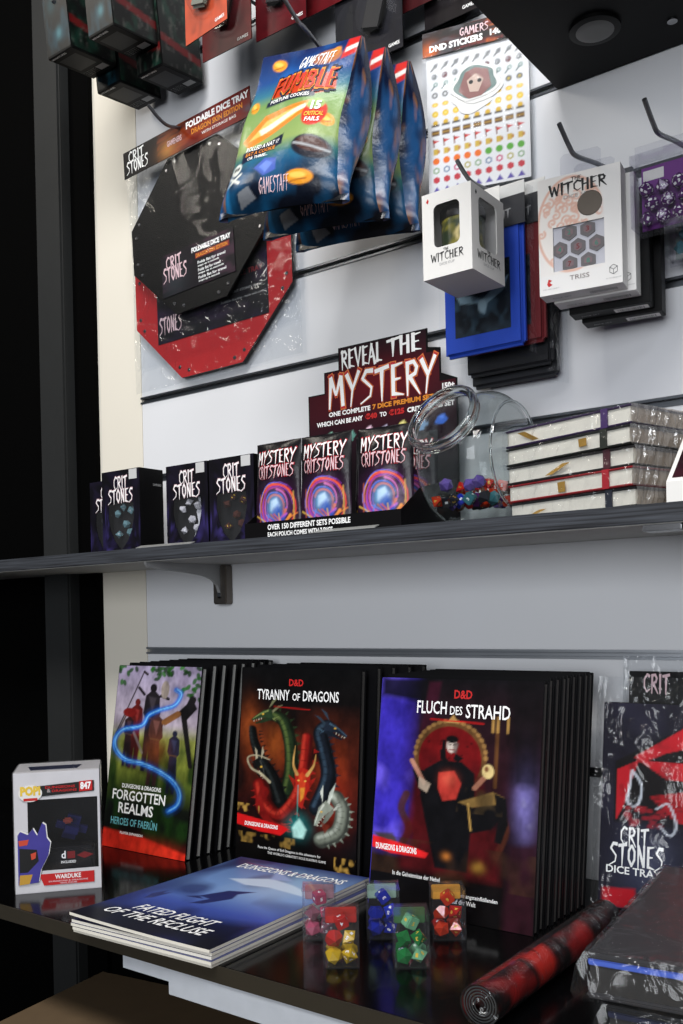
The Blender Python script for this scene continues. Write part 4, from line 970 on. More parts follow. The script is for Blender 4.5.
def foil_bag(loc, label, rz=0.0, rx=0.0, group=None):
    C = dict(tl=V((-.838, .975, .748)), tr=V((-.695, 1.0, .736)), bl=V((-.896, .945, .540)), br=V((-.712, .962, .520)))
    O = V((-.77, 1.0, .72))
    r = thing('hanging_bag', label, 'bag', V(loc), (rx, 0, rz), group)
    nrm = (C['tr'] - C['tl']).cross(C['tl'] - C['bl']).normalized()
    if nrm.y > 0: nrm = -nrm
    def fs(u, v, h=0.0):
        top = C['tl'].lerp(C['tr'], u); bot = C['bl'].lerp(C['br'], u)
        p = bot.lerp(top, v)
        b = .020 * math.sin(PI * u) ** .7 * math.sin(PI * min(1, (1 - v) * .62 + .0)) + .003 * math.sin(9 * u + 4 * v) * math.sin(PI * v) + .002 * math.sin(14 * v - 5 * u)
        # bottom curls under
        if v < .16: t = (.16 - v) / .16; b -= .018 * t * t
        p = p - (C['tr'] - C['tl']).normalized() * (.014 * math.sin(PI * v) ** 1.2 * u ** 3)
        return p - O + nrm * (b + h)
    a = art_bag(); m = MB(); m.grid(lambda u, v: fs(u, v), 92, 130, PFOIL, a); fp = m.build('front_panel', r, 'all')
    class S:
        def at(s, u, v, h=0.0): return fs(u / 170, v / 230, h)
    m = MB()
    m.text(S(), 'GAMESTAFF', 76, 196, 134, 214, WHITE, 's', h=.0012, bold=.01, shear=.1)
    m.text(S(), 'FUMBLE', 40, 158, 150, 188, NAVY, 's', h=.0008, bold=.09, shear=.1); m.text(S(), 'FUMBLE', 42, 160, 148, 186, ORANGE, 's', h=.0014, bold=.045, shear=.1); m.text(S(), 'FUMBLE', 43, 161, 147, 185, mat('fumble_red', (200, 56, 30), .5), 's', h=.002, bold=.01, shear=.1)
    m.text(S(), 'FORTUNE COOKIES', 44, 149, 112, 154, WHITE, h=.0012)
    m.text(S(), '15', 120, 127, 136, 141, WHITE, h=.0012, bold=.05); m.text(S(), 'CRITICAL', 113, 117, 144, 124, YELLOW, h=.0012); m.text(S(), 'FAILS', 117, 108, 140, 115, WHITE, h=.0012)
    m.text(S(), 'ROLLED A NAT 1?', 22, 84, 80, 91, WHITE, h=.0012, shear=.0); m.text(S(), 'EAT A COOKIE', 24, 76, 76, 82, ORANGE, h=.0012); m.text(S(), 'OR THREE...', 30, 69, 66, 74, WHITE, h=.0012)
    m.text(S(), 'GAMESTAFF', 62, 18, 106, 36, PINK, 's', h=.0012, bold=.0)
    m.build('print_lettering', r)
    # back panel and gussets
    ga = Art(20, 60, (0, 0, 1, 1)); ga.vgrad([(0, (10, 16, 40)), (.5, (14, 30, 60)), (.85, (30, 60, 84)), (1, (12, 16, 30))]); ga.mottle((170, 110, 40), 4, .8, 5, thr=.55, ay=8); ga.mottle((30, 80, 130), 3, .7, 9, ay=6)
    def back(u, v): return fs(u, v) * 0 + (C['bl'].lerp(C['br'], u).lerp(C['tl'].lerp(C['tr'], u), v) - O) + V((.16, 1, 0)) * (.004 + .040 * math.sin(PI * min(1, max(0, v)) ** 1.25 * .98 + .02) ** .9 * (1 - .35 * v))
    m = MB(); m.grid(back, 14, 20, BAGBACK); m.build('back_panel', r, 'all')
    m = MB()
    for u in (1.0, 0.0):
        def g(t, v, u=u): 
            p = fs(u, v).lerp(back(u, v), t); sgn = 1 if u > .5 else -1
            return p + (C['tr'] - C['tl']).normalized() * sgn * .012 * math.sin(PI * t) * (1 - v)
        m.grid(g, 20, 60, BAGBLUE, ga)
    m.grid(lambda u, t: fs(u, 0).lerp(back(u, 0), t) + V((0, 0, .004 * math.sin(PI * t))), 20, 10, BAGBACK)
    m.build('gusset', r, 'all')
    return r
b0 = foil_bag((-.77, 1.0, .72), 'blue and green foil snack bag with red badge, foremost of three on its hook')
dup(b0, (-.762, 1.047, .722), (.17, 0, math.radians(-2)), 'foil snack bag in the middle of the three on one hook')
dup(b0, (-.755, 1.094, .722), (.25, 0, math.radians(-3)), 'foil snack bag nearest the wall of the three on one hook')

# ================================================================== sticker sheet
def art_stickers():
    a = Art(96, 140, (0, 0, 100, 142)); a.fill((222, 222, 224))
    rows = [('sw', (96, 98, 100)), ('gem', (110, 70, 76)), ('key', (90, 110, 110)), ('ring', (110, 112, 112)), ('star', (220, 180, 60)), ('face', (222, 186, 60)), ('hat', (210, 170, 60)), ('chest', (90, 62, 34)), ('flag', (196, 50, 48)), ('mug', (200, 168, 72)), ('ball', (226, 110, 40)), ('d', (130, 160, 120)), ('d2', (190, 60, 70)), ('d3', (96, 84, 160))]
    for j, (k, c) in enumerate(rows):
        y = 12 + j * 9.6
        for i in range(9):
            x = 8 + i * 10.4
            if k == 'ball': a.ell(x, y, 3.4, 3.4, (226, 110, 40) if i < 5 else (90, 160, 60))
            elif k in ('d', 'd2', 'd3'):
                cc = c if k != 'd' else [(130, 160, 120), (110, 130, 160), (190, 60, 110), (170, 160, 80)][i % 4]
                P = [(x + 3.6 * math.cos(t), y + 3.6 * math.sin(t)) for t in np.arange(6) * PI / 3 + .5] if k != 'd3' else [(x - 3.6, y + 2.6), (x, y - 3), (x + 3.6, y + 2.6)]
                a.poly(P, cc); 
                if k == 'd': a.ell(x, y, 1.8, 1.8, (226, 226, 226))
            elif k == 'flag': a.poly([(x - 3, y - 3), (x + 3.4, y - 1), (x - 2, y + 1)], c); a.line([(x - 2.6, y - 3), (x - 2, y + 4)], 1.2, (120, 60, 40))
            elif k == 'chest': a.poly([(x - 3.8, y - 2.6), (x + 3.8, y - 2.6), (x + 3.8, y + 2.8), (x - 3.8, y + 2.8)], c); a.line([(x - 3.6, y), (x + 3.6, y)], 1, (190, 150, 70))
            elif k == 'hat': a.ell(x, y - .5, 2.6, 2.6, c); a.poly([(x - 3.8, y + 1), (x + 3.8, y + 1), (x + 3.8, y + 3), (x - 3.8, y + 3)], (60, 54, 46))
            elif k in ('face', 'star'): a.ell(x, y, 3.2, 3.2 if k == 'face' else 2.2, c); a.ell(x, y, 1.4, 1.2, (240, 214, 120))
            elif k == 'mug': a.poly([(x - 2.6, y - 3), (x + 2, y - 3), (x + 2, y + 3), (x - 2.6, y + 3)], c); a.ell(x + 2.6, y, 1.4, 2, (180, 130, 60))
            elif k == 'ring': a.ell(x, y, 3, 3, c); a.ell(x, y, 1.4, 1.4, (190, 170, 90) if i > 5 else (214, 214, 216))
            elif k == 'gem': a.ell(x, y, 2.8, 3, c if i % 2 else (130, 134, 136)); a.ell(x - .8, y - .8, 1, 1, (180, 180, 184))
            elif k == 'key': a.ell(x + 1, y - 1.4, 2.2, 2.2, (100, 140, 130)); a.ell(x + 1, y - 1.4, 1.1, 1.1, (222, 222, 224)); a.line([(x, y), (x - 3, y + 3.4)], 1.3, c)
            else: a.line([(x - 3, y + 3), (x + 3, y - 3)], 1.6, c); a.ell(x + 1, y - 1, 2.2, 2.4, (130, 132, 134))
    return a
st = thing('sticker_sheet', 'white sticker sheet of small icons with a red black header card', 'stickers', (-.690, 1.150, .579), (0, 0, math.radians(14)))
fr = Fr((0, 0, 0)); sw, sh = .143, .194
m = MB(); m.art(fr, 0, 0, sw, sh, art_stickers(), PG, .0008); m.bb(0, -.0006, 0, sw, .0012, sh, WHITECARD); m.build('sheet', st)
m = MB(); ha = Art(60, 16, (0, 0, 150, 34)); ha.fill((26, 20, 20)); ha.mottle((150, 44, 30), 8, .9, 2, region=ha.X / 150); ha.mottle((220, 110, 40), 9, .8, 8, thr=.52, region=(ha.X > 90) * 1.0); ha.glow(10, 28, 12, (220, 110, 50), .9); ha.mottle((80, 80, 86), 9, .7, 5, region=(ha.X < 60) * 1.0)
m.art(fr, -.004, sh - .002, sw + .003, sh + .032, ha, PG, .0042); m.bb(-.004, -.004, sh - .002, sw + .003, -.0034, sh + .032, BLACKCARD)
m.text(fr, 'DND STICKERS', .006, sh + .003, .082, sh + .0125, WHITE, h=.0046, bold=.05); m.text(fr, '140 PACK', .092, sh + .006, .141, sh + .015, WHITE, h=.0046, bold=.05); m.text(fr, 'GAMERS', .05, sh + .016, .09, sh + .026, PINK, 's', h=.0046); m.text(fr, 'WITH DIE CUTS', .05, sh - .001, .11, sh + .002, DRED, h=.0046); m.build('header_card', st)
for k, (x, z, rr, rot) in enumerate(((.066, .125, .025, .2), (.076, .136, .026, -.3), (.070, .143, .029, -.35))):
    P = [(x + rr * (1.15 + .12 * math.sin(5 * t + k)) * math.cos(t + rot), z + rr * .86 * (1 + .1 * math.cos(3 * t)) * math.sin(t + rot)) for t in np.linspace(0, 2 * PI, 40, endpoint=False)]
    m = MB(); m.prism(P, fr, .0012 + k * .0006, .0017 + k * .0006, WHITECARD)
    if k == 2:
        Q = [(x + (u - x) * .86, z + (v - z) * .86) for u, v in P]; m.prism(Q, fr, .0029, .0031, mat('grey_green_print', (96, 120, 116), .4))
        f = [(x - .024, z - .008), (x - .014, z + .016), (x, z + .02), (x + .018, z + .014), (x + .022, z - .01), (x + .008, z - .02), (x - .01, z - .021)]
        m.prism(f, fr, .0031, .0033, mat('rosewood_print', (132, 84, 80), .45)); m.prism([(x - .012, z + .004), (x, z + .012), (x + .012, z + .002), (x + .004, z - .014), (x - .008, z - .012)], fr, .0033, .0034, mat('bone_print', (196, 170, 156), .45))
        for dx in (-.006, .006): m.prism([(x + dx + .0032 * math.cos(t), z + .001 + .0028 * math.sin(t)) for t in np.arange(8) * PI / 4], fr, .0034, .0036, BLACK)
    m.build('die_cut_sticker', st)
m = MB(); m.grid(lambda u, v: V((-.006 + u * (sw + .014), -.0046 - .003 * math.sin(PI * u) * math.sin(PI * v) - .001 * math.sin(20 * u + 14 * v), -.008 + v * (sh + .008))), 20, 24, FILM); m.add([(-.006, .003, -.008), (sw + .008, .003, -.008), (sw + .008, .003, sh), (-.006, .003, sh)], [[0, 1, 2, 3]], FILM); m.build('clear_bag', st, 'all')

# ================================================================== white cup box
cw, cd, ch = .068, .083, .104
cbx = thing('dice_cup_box', 'white windowed box with a green and gold dice cup inside', 'box', (-.611, 1.0, .403))
m = MB(); fr = Fr((0, 0, 0)); sr = Fr((cw, 0, 0), (0, 1, 0), (0, 0, 1)); t = .0012
a0, a1, b0_, b1 = .016, .052, .036, .088       # front window
m.bb(0, 0, 0, cw, t, b0_, WHITECARD); m.bb(0, 0, b1, cw, t, ch, WHITECARD); m.bb(0, 0, b0_, a0, t, b1, WHITECARD); m.bb(a1, 0, b0_, cw, t, b1, WHITECARD)
s0, s1 = .018, .064
m.bb(cw - t, t, 0, cw, cd, b0_ - .004, WHITECARD); m.bb(cw - t, t, b1 + .004, cw, cd, ch, WHITECARD); m.bb(cw - t, t, b0_ - .004, cw, s0, b1 + .004, WHITECARD); m.bb(cw - t, s1, b0_ - .004, cw, cd, b1 + .004, WHITECARD)
m.bb(0, t, 0, t, cd, ch, WHITECARD); m.bb(t, cd - t, 0, cw - t, cd, ch, WHITECARD); m.bb(t, t, 0, cw - t, cd - t, t, WHITECARD); m.bb(t, t, ch - t, cw - t, cd - t, ch, WHITECARD)
def corner(frm, u, v, su, sv, r=.007):
    P = [(u, v)] + [(u + su * (r - r * math.sin(k)), v + sv * (r - r * math.cos(k))) for k in np.linspace(0, PI / 2, 7)]
    m.prism(P, frm, -t, 0.0, WHITECARD)
for (u, v, su, sv) in ((a0, b0_, 1, 1), (a1, b0_, -1, 1), (a0, b1, 1, -1), (a1, b1, -1, -1)): corner(fr, u, v, su, sv)
for (u, v, su, sv) in ((s0, b0_ - .004, 1, 1), (s1, b0_ - .004, -1, 1), (s0, b1 + .004, 1, -1), (s1, b1 + .004, -1, -1)): corner(sr, u, v, su, sv)
m.build('carton', cbx)
m = MB(); m.bb(cw / 2 - .012, cd - .001, ch, cw / 2 + .03, cd - .0004, ch + .024, WHITECARD); m.build('hang_tab', cbx)
m = MB(); m.quad(fr, a0, b0_, a1, b1, CLEARBOX, -.0016); m.quad(sr, s0, b0_ - .004, s1, b1 + .004, CLEARBOX, -.0016); m.build('window', cbx)
m = MB(); m.text(fr, 'WITCHER', .0115, .0195, .056, .029, BLACK, 's', h=.0003, bold=.01); m.text(fr, 'THE', .029, .0305, .0365, .0335, BLACK, 's', h=.0003); m.text(fr, 'DICE CUP', .0235, .0135, .044, .0165, GREYINK, h=.0003, bold=0)
m.text(sr, 'WITCHER', .013, .0175, .070, .027, BLACK, 's', h=.0003, bold=.01); m.text(sr, 'THE', .037, .0285, .046, .0315, BLACK, 's', h=.0003); m.text(sr, 'DICE CUP', .028, .0115, .054, .0145, GREYINK, h=.0003, bold=0)
m.prism([(.006, .094), (.0085, .098), (.010, .095), (.0085, .092)], fr, .0001, .0003, RED); m.prism([(.010, .094), (.012, .098), (.0145, .095), (.012, .092)], sr, .0001, .0003, BLACK)
m.build('box_lettering', cbx)
# the cup itself stands inside the box
cup = thing('dice_cup', 'green and gold painted dice cup seen through the white box windows', 'cup', (-.611 + .0365, 1.036, .4045))
ca = Art(48, 40, (0, 0, 100, 80)); ca.fill((44, 58, 36)); ca.mottle((150, 140, 50), 6, .8, 3); 
for k in range(7): ca.line(smooth_path([(k * 16 - 6, 80), (k * 16 + 8, 50), (k * 16 - 2, 24), (k * 16 + 12, 0)], 5), 3, (226, 206, 140) if k % 2 else (60, 70, 40), .9)
m = MB(); m.grid(lambda u, v: V((0.0265 * math.cos(u * 2 * PI), .0265 * math.sin(u * 2 * PI), .0005 + v * .072)), 48, 40, print_mat('cup_print', .3, .5), ca); m.build('body', cup, 'all')
m = MB(); lathe_z(m, [(.0, .072), (.0275, .072), (.0283, .075), (.0283, .084), (.026, .087), (.0, .087)], (0, 0, 0), mat('black_leather_rim', (20, 18, 16), .4)); m.build('rim', cup, True)

# ================================================================== bagged dice pouches
def pouch_pack(loc, label, rgb, nm, motif=True, rz=0.0, w=.118, h=.165):
    r = thing('dice_pouch', label, 'pouch', loc, (0, 0, rz))
    M = mat(nm, rgb, .7, bump=.15, bscale=500)
    m = MB(); m.box((w / 2, .007, h / 2), (w, .014, h), M, bev=.005, seg=3); m.build('pouch', r, True)
    fr = Fr((0, 0, 0))
    m = MB(); a = Art(40, 44, (0, 0, 80, 90)); a.fill((36, 44, 52)); a.mottle((16, 20, 26), 5, .9, 3); a.mottle((60, 84, 100), 6, .6, 7, thr=.5)
    if motif:
        c = (110, 136, 150); a.poly([(40, 64), (34, 50), (8, 46), (2, 34), (28, 40), (40, 46), (52, 38), (78, 22), (70, 40), (48, 52), (44, 66)], (126, 152, 166), .9, 2); a.ell(40, 54, 6, 9, (150, 174, 186), .8)
    m.art(fr, .018, .024, w - .018, h - .05, a, PM, .0004); m.build('printed_panel', r)
    m = MB(); m.bb(.034, -.0028, h - .012, w + .006, -.002, h + .026, mat('charcoal_header', (44, 44, 48), .5)); m.bb(.034, -.0029, h + .026, w + .006, -.002, h + .042, WHITECARD)
    m.text(fr, 'S', .045, h, .052, h + .008, PINK, h=.0032); m.text(fr, 'CRIT', .078, h, .104, h + .01, GREYINK, 's', h=.0032); m.build('header_card', r)
    m = MB(); m.grid(lambda u, v: V((-.005 + u * (w + .014), -.0042 - .003 * math.sin(PI * u) - .0012 * math.sin(17 * u + 11 * v), -.012 + v * (h + .05))), 20, 24, FILM)
    m.add([(w + .009, -.004, -.012), (w + .011, .012, -.012), (w + .011, .012, h + .036), (w + .009, -.004, h + .036)], [[0, 1, 2, 3]], WRAP)
    m.build('clear_bag', r, 'all'); return r
pouch_pack((-.653, 1.118, .338), 'bright blue cloth pouch with a grey bird print in a clear bag', (24, 66, 176), 'blue_cloth')
pouch_pack((-.634, 1.138, .343), 'dark red cloth pouch bagged behind the bright blue one', (104, 16, 24), 'crimson_cloth', False)
pouch_pack((-.642, 1.157, .318), 'black cloth pouch bagged behind the dark red one', (20, 20, 24), 'black_cloth', False, w=.126)
pouch_pack((-.645, 1.176, .306), 'charcoal cloth pouch nearest the wall behind the coloured pouches', (34, 34, 38), 'charcoal_cloth', False, w=.128)

# ================================================================== dice set boxes
def art_lace():
    a = Art(80, 112, (30, 180, 430, 790)); a.fill((230, 226, 222)); c = (222, 178, 160)
    a.ell(190, 440, 168, 250, c); a.ell(190, 440, 156, 236, (232, 226, 220))
    for k in range(60):
        x, y = a.r.uniform(36, 330), a.r.uniform(230, 670)
        if ((x - 190) / 150) ** 2 + ((y - 440) / 230) ** 2 > 1: continue
        R0 = a.r.uniform(16, 30); ph = a.r.uniform(0, 6)
        a.line([(x + R0 * (1 - t / 9) * math.cos(ph + t), y + R0 * (1 - t / 9) * math.sin(ph + t)) for t in np.linspace(0, 7, 16)], 10, c, .95)
    a.poly([(340, 180), (430, 180), (430, 790), (340, 790)], (230, 228, 226), 1, 20); a.poly([(30, 690), (430, 690), (430, 800), (30, 800)], (230, 228, 226), 1, 6); return a
def dice_set_box(loc, rz, label, white=True):
    w, d, h = .0965, .0265, .137
    r = thing('dice_set_box', label, 'box', loc, (0, 0, rz)); fr = Fr((0, 0, 0)); cm = WHITECARD if white else BLACKCARD
    wx0, wx1, wz0, wz1 = .017, .077, .026, .078
    m = MB()
    if white:
        a = art_lace()
        m.bb(0, 0, 0, w, d, wz0, cm); m.bb(0, 0, wz1, w, d, h, cm); m.bb(0, 0, wz0, wx0, d, wz1, cm); m.bb(wx1, 0, wz0, w, d, wz1, cm); m.bb(wx0, d - .0015, wz0, wx1, d, wz1, cm)
    else: m.bb(0, 0, 0, w, d, h, cm, bev=.0008)
    m.build('carton', r)
    bf = Fr((0, 0, 0), (1, 0, 0), (0, 1, 0))
    if white:
        m = MB(); nx, ny = a.nx, a.ny
        cols = a.cols()
        vs = [fr.at(w * i / (nx - 1), h * j / (ny - 1), .0002) for j in range(ny) for i in range(nx)]
        fs = []
        for j in range(ny - 1):
            for i in range(nx - 1):
                x = w * (i + .5) / (nx - 1); z = h * (j + .5) / (ny - 1)
                if not (wx0 < x < wx1 and wz0 < z < wz1): fs.append([j * nx + i, j * nx + i + 1, (j + 1) * nx + i + 1, (j + 1) * nx + i])
        m.add(vs, fs, PM, cols); m.build('front_print', r)
        m = MB(); m.bb(wx0, .003, wz0, wx1, .006, wz1, mat('pale_grey_tray', (200, 200, 206), .5)); tr = m.build('inner_tray', r)
        m = MB()
        cells = []
        for row, (n_, off) in enumerate(((2, .0105), (3, -.001), (2, .0105))):
            for c_ in range(n_): cells.append((wx0 + .0085 + off + c_ * .0215, wz1 - .008 - row * .0185))
        for (x, z) in cells:
            P = [(max(wx0, min(wx1, x + .0098 * math.cos(t))), max(wz0, min(wz1, z + .0098 * math.sin(t)))) for t in np.arange(6) * PI / 3 + PI / 6]
            m.prism(P, fr, -.003, -.0016, mat('hexagon_recess', (104, 100, 100), .5))
            m.prism([(x + (u - x) * .55, z + (v - z) * .55) for u, v in P], fr, -.0016, -.0012, mat('dusk_die_face', (126, 104, 106), .4)); 
        for i, (x, z) in enumerate(cells): m.text(fr, str(i + 2), x - .002, z - .003, x + .002, z + .003, DRED if i % 2 else mat('teal_number', (60, 130, 110), .5), h=-.001)
        m.build('die_recess', r)
        m = MB(); m.quad(fr, wx0, wz0, wx1, wz1, CLEARBOX, -.0008); m.build('window', r)
        m = MB(); N = 24; cx_, cz_ = .061, .098
        m.add([fr.at(cx_ + .0145 * math.cos(k * 2 * PI / N), cz_ + .0145 * math.sin(k * 2 * PI / N), .0003) for k in range(N)] + [fr.at(cx_ + .0135 * math.cos(k * 2 * PI / N), cz_ + .0135 * math.sin(k * 2 * PI / N), .0008) for k in range(N)], [[k, (k + 1) % N, N + (k + 1) % N, N + k] for k in range(N)] + [[N + k for k in range(N)]], mat('dark_coin_metal', (92, 84, 76), .45, .5)); m.build('coin', r)
        m = MB(); m.text(fr, 'WITCHER', .014, .1155, .08, .127, BLACK, 's', h=.0006, bold=.03); m.text(fr, 'THE', .04, .1285, .052, .1325, BLACK, 's', h=.0006, bold=.02); m.text(fr, 'DICE SET', .031, .1085, .063, .1125, GREYINK, h=.0006, bold=0); m.text(fr, 'TRISS', .036, .013, .059, .0185, mat('taupe_ink', (110, 96, 92), .5), h=.0006, bold=0)
        m.prism([(.009, .0125), (.011, .0185), (.015, .0165), (.012, .0145), (.0155, .0115), (.011, .0095)], fr, .0003, .0006, RED); m.text(fr, 'CD PROJEKT', .004, .006, .024, .0075, GREYINK, h=.0006, bold=0); m.text(fr, 'Q WORKSHOP', .078, .006, .095, .0075, GREYINK, h=.0006, bold=0)
        hx = [(.0865 + .005 * math.cos(t), .0165 + .0055 * math.sin(t)) for t in np.arange(6) * PI / 3 + PI / 6]
        for i in range(6): m.tube([fr.at(*hx[i], .0005), fr.at(*hx[(i + 1) % 6], .0005)], .0003, BLACK, 4)
        for i in (0, 2, 4): m.tube([fr.at(.0865, .0165, .0005), fr.at(*hx[i], .0005)], .0003, BLACK, 4)
        m.build('box_lettering', r)
    m = MB(); lb = Fr((0, 0, 0), (1, 0, 0), (0, -1, 0))
    m.quad(lb, .052, -.021, .092, -.007, WHITECARD, .0003)
    for k in range(14): m.quad(lb, .056 + k * .0023, -.0195, .0567 + k * .0023 + (k % 3) * .0003, -.010, BLACK, .0005)
    m.text(lb, 'DICE SET', .012, -.016, .034, -.012, GREYINK, h=.0004, bold=0); m.build('barcode_label', r)
    m = MB(); pts = [(.024, 0), (.072, 0), (.072, .026), (.068, .03), (.028, .03), (.024, .026)]
    m.prism([(u, v + h) for u, v in pts], Fr((0, d * .5, 0)), 0, .0004, CLEARBOX); m.build('hang_tab', r)
    return r
dz = math.radians(8)
dice_set_box((-.481, 1.05, .368), dz, 'white dice set box with pale orange scrollwork, foremost of its hook')
dice_set_box((-.476, 1.0795, .366), dz, 'second white dice set box, directly behind the foremost one')
dice_set_box((-.470, 1.109, .358), dz, 'black dice set box behind the two white ones', False)
dice_set_box((-.466, 1.1385, .354), dz, 'black dice set box nearest the wall behind the white ones', False)

# purple dice clamshell and a second one behind
def dice_pack(loc, label, back_mat, dm, nm, dlabel, dgroup, w=.115, h=.083, d=.03):
    r = thing('hanging_dice_pack', label, 'dice pack', loc); fr = Fr((0, 0, 0)); t = .0009
    m = MB()
    m.bb(0, 0, 0, w, t, h, CLEARBOX); m.bb(0, t, 0, t, d, h, CLEARBOX); m.bb(w - t, t, 0, w, d, h, CLEARBOX); m.bb(t, t, 0, w - t, d, t, CLEARBOX); m.bb(t, t, h - t, w - t, d, h, CLEARBOX); m.bb(-.004, d, -.003, w + .004, d + .001, h + .022, CLEARBOX); m.build('clamshell', r)
    m = MB(); m.bb(.004, d - .002, .004, w - .004, d - .001, h - .006, back_mat); m.quad(fr, .006, h - .022, .03, h - .01, WHITECARD, -d + .0025); m.build('backing_card', r)
    for row in range(4):
        for c in range(5 if row < 3 else 2):
            die(20 if (row + c) % 3 else 10, dm, nm, .0092, V(loc) + V((.014 + c * .0185 + (.006 if row % 2 else 0) + (.05 if row == 3 else 0), .014, .012 + row * .0168)), dlabel, dgroup)
    return r
dice_pack((-.379, 1.075, .430), 'clear clamshell of dark purple dice hanging at the wall beside the white boxes', mat('purple_card', (110, 40, 130), .5), D_V, WHITE, 'dark purple die with white numerals in the hanging clamshell', 'purple clamshell dice')
dice_pack((-.36, 1.135, .41), 'clear clamshell of dark green dice behind the purple one', mat('grey_green_card', (120, 140, 132), .5), D_T, WHITE, 'dark green die in the clamshell behind the purple one', 'green clamshell dice')

# ================================================================== black boxes hanging top left
def art_teal(seed):
    a = Art(24, 40, (0, 0, 60, 100)); a.fill((6, 12, 15)); a.mottle((14, 46, 58), 5, .9, seed); a.mottle((8, 10, 12), 5, .8, seed + 4); a.glow(34, 78, 7, (70, 120, 130), .8); a.glow(20, 40, 10, (20, 64, 72), .6); return a
def art_green(seed):
    a = Art(24, 40, (0, 0, 60, 100)); a.fill((8, 11, 9)); a.mottle((18, 46, 36), 6, .9, seed); a.mottle((10, 10, 10), 4, .8, seed + 2); a.poly([(0, 60), (60, 74), (60, 84), (0, 70)], (92, 16, 18), .9, 2); a.mottle((96, 96, 90), 14, .4, seed + 7, thr=.62); return a
def mini_box(loc, label, fa, sa, rx):
    r = thing('hanging_box', label, 'box', loc, (rx, 0, 0)); w, d, h = .061, .094, .13
    m = MB(); m.bb(0, 0, 0, w, d, h, BLACKCARD, bev=.001); m.build('carton', r)
    fr = Fr((0, 0, 0)); sd = Fr((w, 0, 0), (0, 1, 0), (0, 0, 1)); bt = Fr((0, 0, 0), (1, 0, 0), (0, -1, 0))
    m = MB(); m.art(fr, .001, .004, w - .001, h - .001, fa, PG, .0003); m.build('front_print', r)
    m = MB(); m.art(sd, .001, .004, d - .001, h - .001, sa, PG, .0003); m.build('side_print', r)
    m = MB(); m.text(bt, 'MINIATURES', .004, -.007, .04, -.003, WHITE, h=.0004, bold=.02); m.quad(bt, .036, -.082, .056, -.068, GREYINK, .0004)
    m.quad(bt, .008, -.06, .05, -.016, mat('charcoal_print', (30, 30, 32), .5), .0002)
    for k in range(4): m.text(bt, 'for ages 14 and up', .006, -.07 - k * .004, .032, -.068 - k * .004, GREYINK, h=.0004, bold=0)
    m.build('bottom_print', r); return r
tl = math.radians(6)
mini_box((-1.318, .985, .925), 'black game box with teal front, front one at the dark upright', art_teal(3), art_green(6), tl)
mini_box((-1.318, 1.086, .912), 'black game box behind the teal fronted one at the dark upright', art_teal(8), art_green(9), tl)
mini_box((-1.222, .992, .927), 'black game box with green side print, front one beside the orange card', art_teal(12), art_green(15), tl)
mini_box((-1.216, 1.088, .905), 'black game box hanging close to the wall behind the green printed one', art_green(20), art_green(22), tl)

# ================================================================== blister cards along the top
def blister(loc, label, rz, rgb, nm, w=.092, h=.16, blob=(120, 124, 110), kind='orange', group=None):
    r = thing('hanging_card', label, 'card', loc, (0, 0, rz), group); fr = Fr((0, 0, 0))
    a = Art(40, 60, (0, 0, 92, 160)); a.fill(rgb); a.mottle([x * .55 for x in rgb], 4, .7, 3); a.mottle([min(255, x * 1.25) for x in rgb], 5, .5, 6); a.glow(46, 100, 34, [x * .8 + 30 for x in rgb], .6)
    m = MB(); m.art(fr, 0, 0, w, h, a, PG, .0006); m.bb(0, -.0004, 0, w, .001, h, BLACKCARD); m.text(fr, 'GAMES', w * .72, .006, w * .94, .011, WHITE, h=.0012)
    m.build('card', r)
    m = MB(); N = 20
    P0 = [(w * .5 + .034 * math.cos(t), .062 + .042 * math.sin(t)) for t in np.arange(N) * 2 * PI / N]
    m.add([fr.at(u, v, .001) for u, v in P0] + [fr.at(w * .5 + (u - w * .5) * .8, .062 + (v - .062) * .8, .016) for u, v in P0], [[k, (k + 1) % N, N + (k + 1) % N, N + k] for k in range(N)] + [[N + k for k in range(N)]], CLEARBOX); m.build('blister', r)
    m = MB(); m.box((w * .5, -.008, .06), (.036, .008, .05), mat(nm, blob, .5), rot=(0, .3, 0), bev=.004); m.box((w * .5 + .004, -.009, .088), (.02, .007, .018), MATS[nm], rot=(0, -.4, 0), bev=.004); m.build('figurine', r, True)
    return r
blister((-1.026, 1.015, .853), 'orange card with a clear blister, foremost of the cards at the top', math.radians(-6), (176, 66, 34), 'bone_plastic', w=.095)
blister((-1.075, 1.1, .884), 'dark red blister card hanging just behind the orange one', math.radians(0), (96, 18, 22), 'rust_figure', w=.105, blob=(110, 60, 50))
blister((-.978, 1.12, .890), 'dark red blister card with a black insert above the snack bags', math.radians(0), (84, 18, 24), 'slate_figure', w=.1, blob=(30, 30, 32))
blister((-.915, 1.15, .912), 'wine red card hanging high behind the snack bag hook', math.radians(0), (92, 16, 22), 'mud_figure', w=.1, blob=(84, 70, 46))
blister((-.735, 1.15, .850), 'small red and black card above the sticker sheet', math.radians(0), (60, 14, 18), 'coal_figure', w=.06, blob=(20, 20, 22))
blister((-.70, 1.165, .822), 'black card hanging against the wall above the sticker header', math.radians(0), (24, 20, 22), 'coal_figure', w=.085, blob=(20, 20, 22))
blister((-.85, 1.155, .80), 'dark clear blister pack hanging behind the snack bags', math.radians(0), (28, 28, 32), 'coal_figure', w=.075)
blister((-.80, 1.13, .79), 'black blister pack behind the snack bags, next to the wall rail', math.radians(0), (22, 22, 28), 'coal_figure', w=.085)

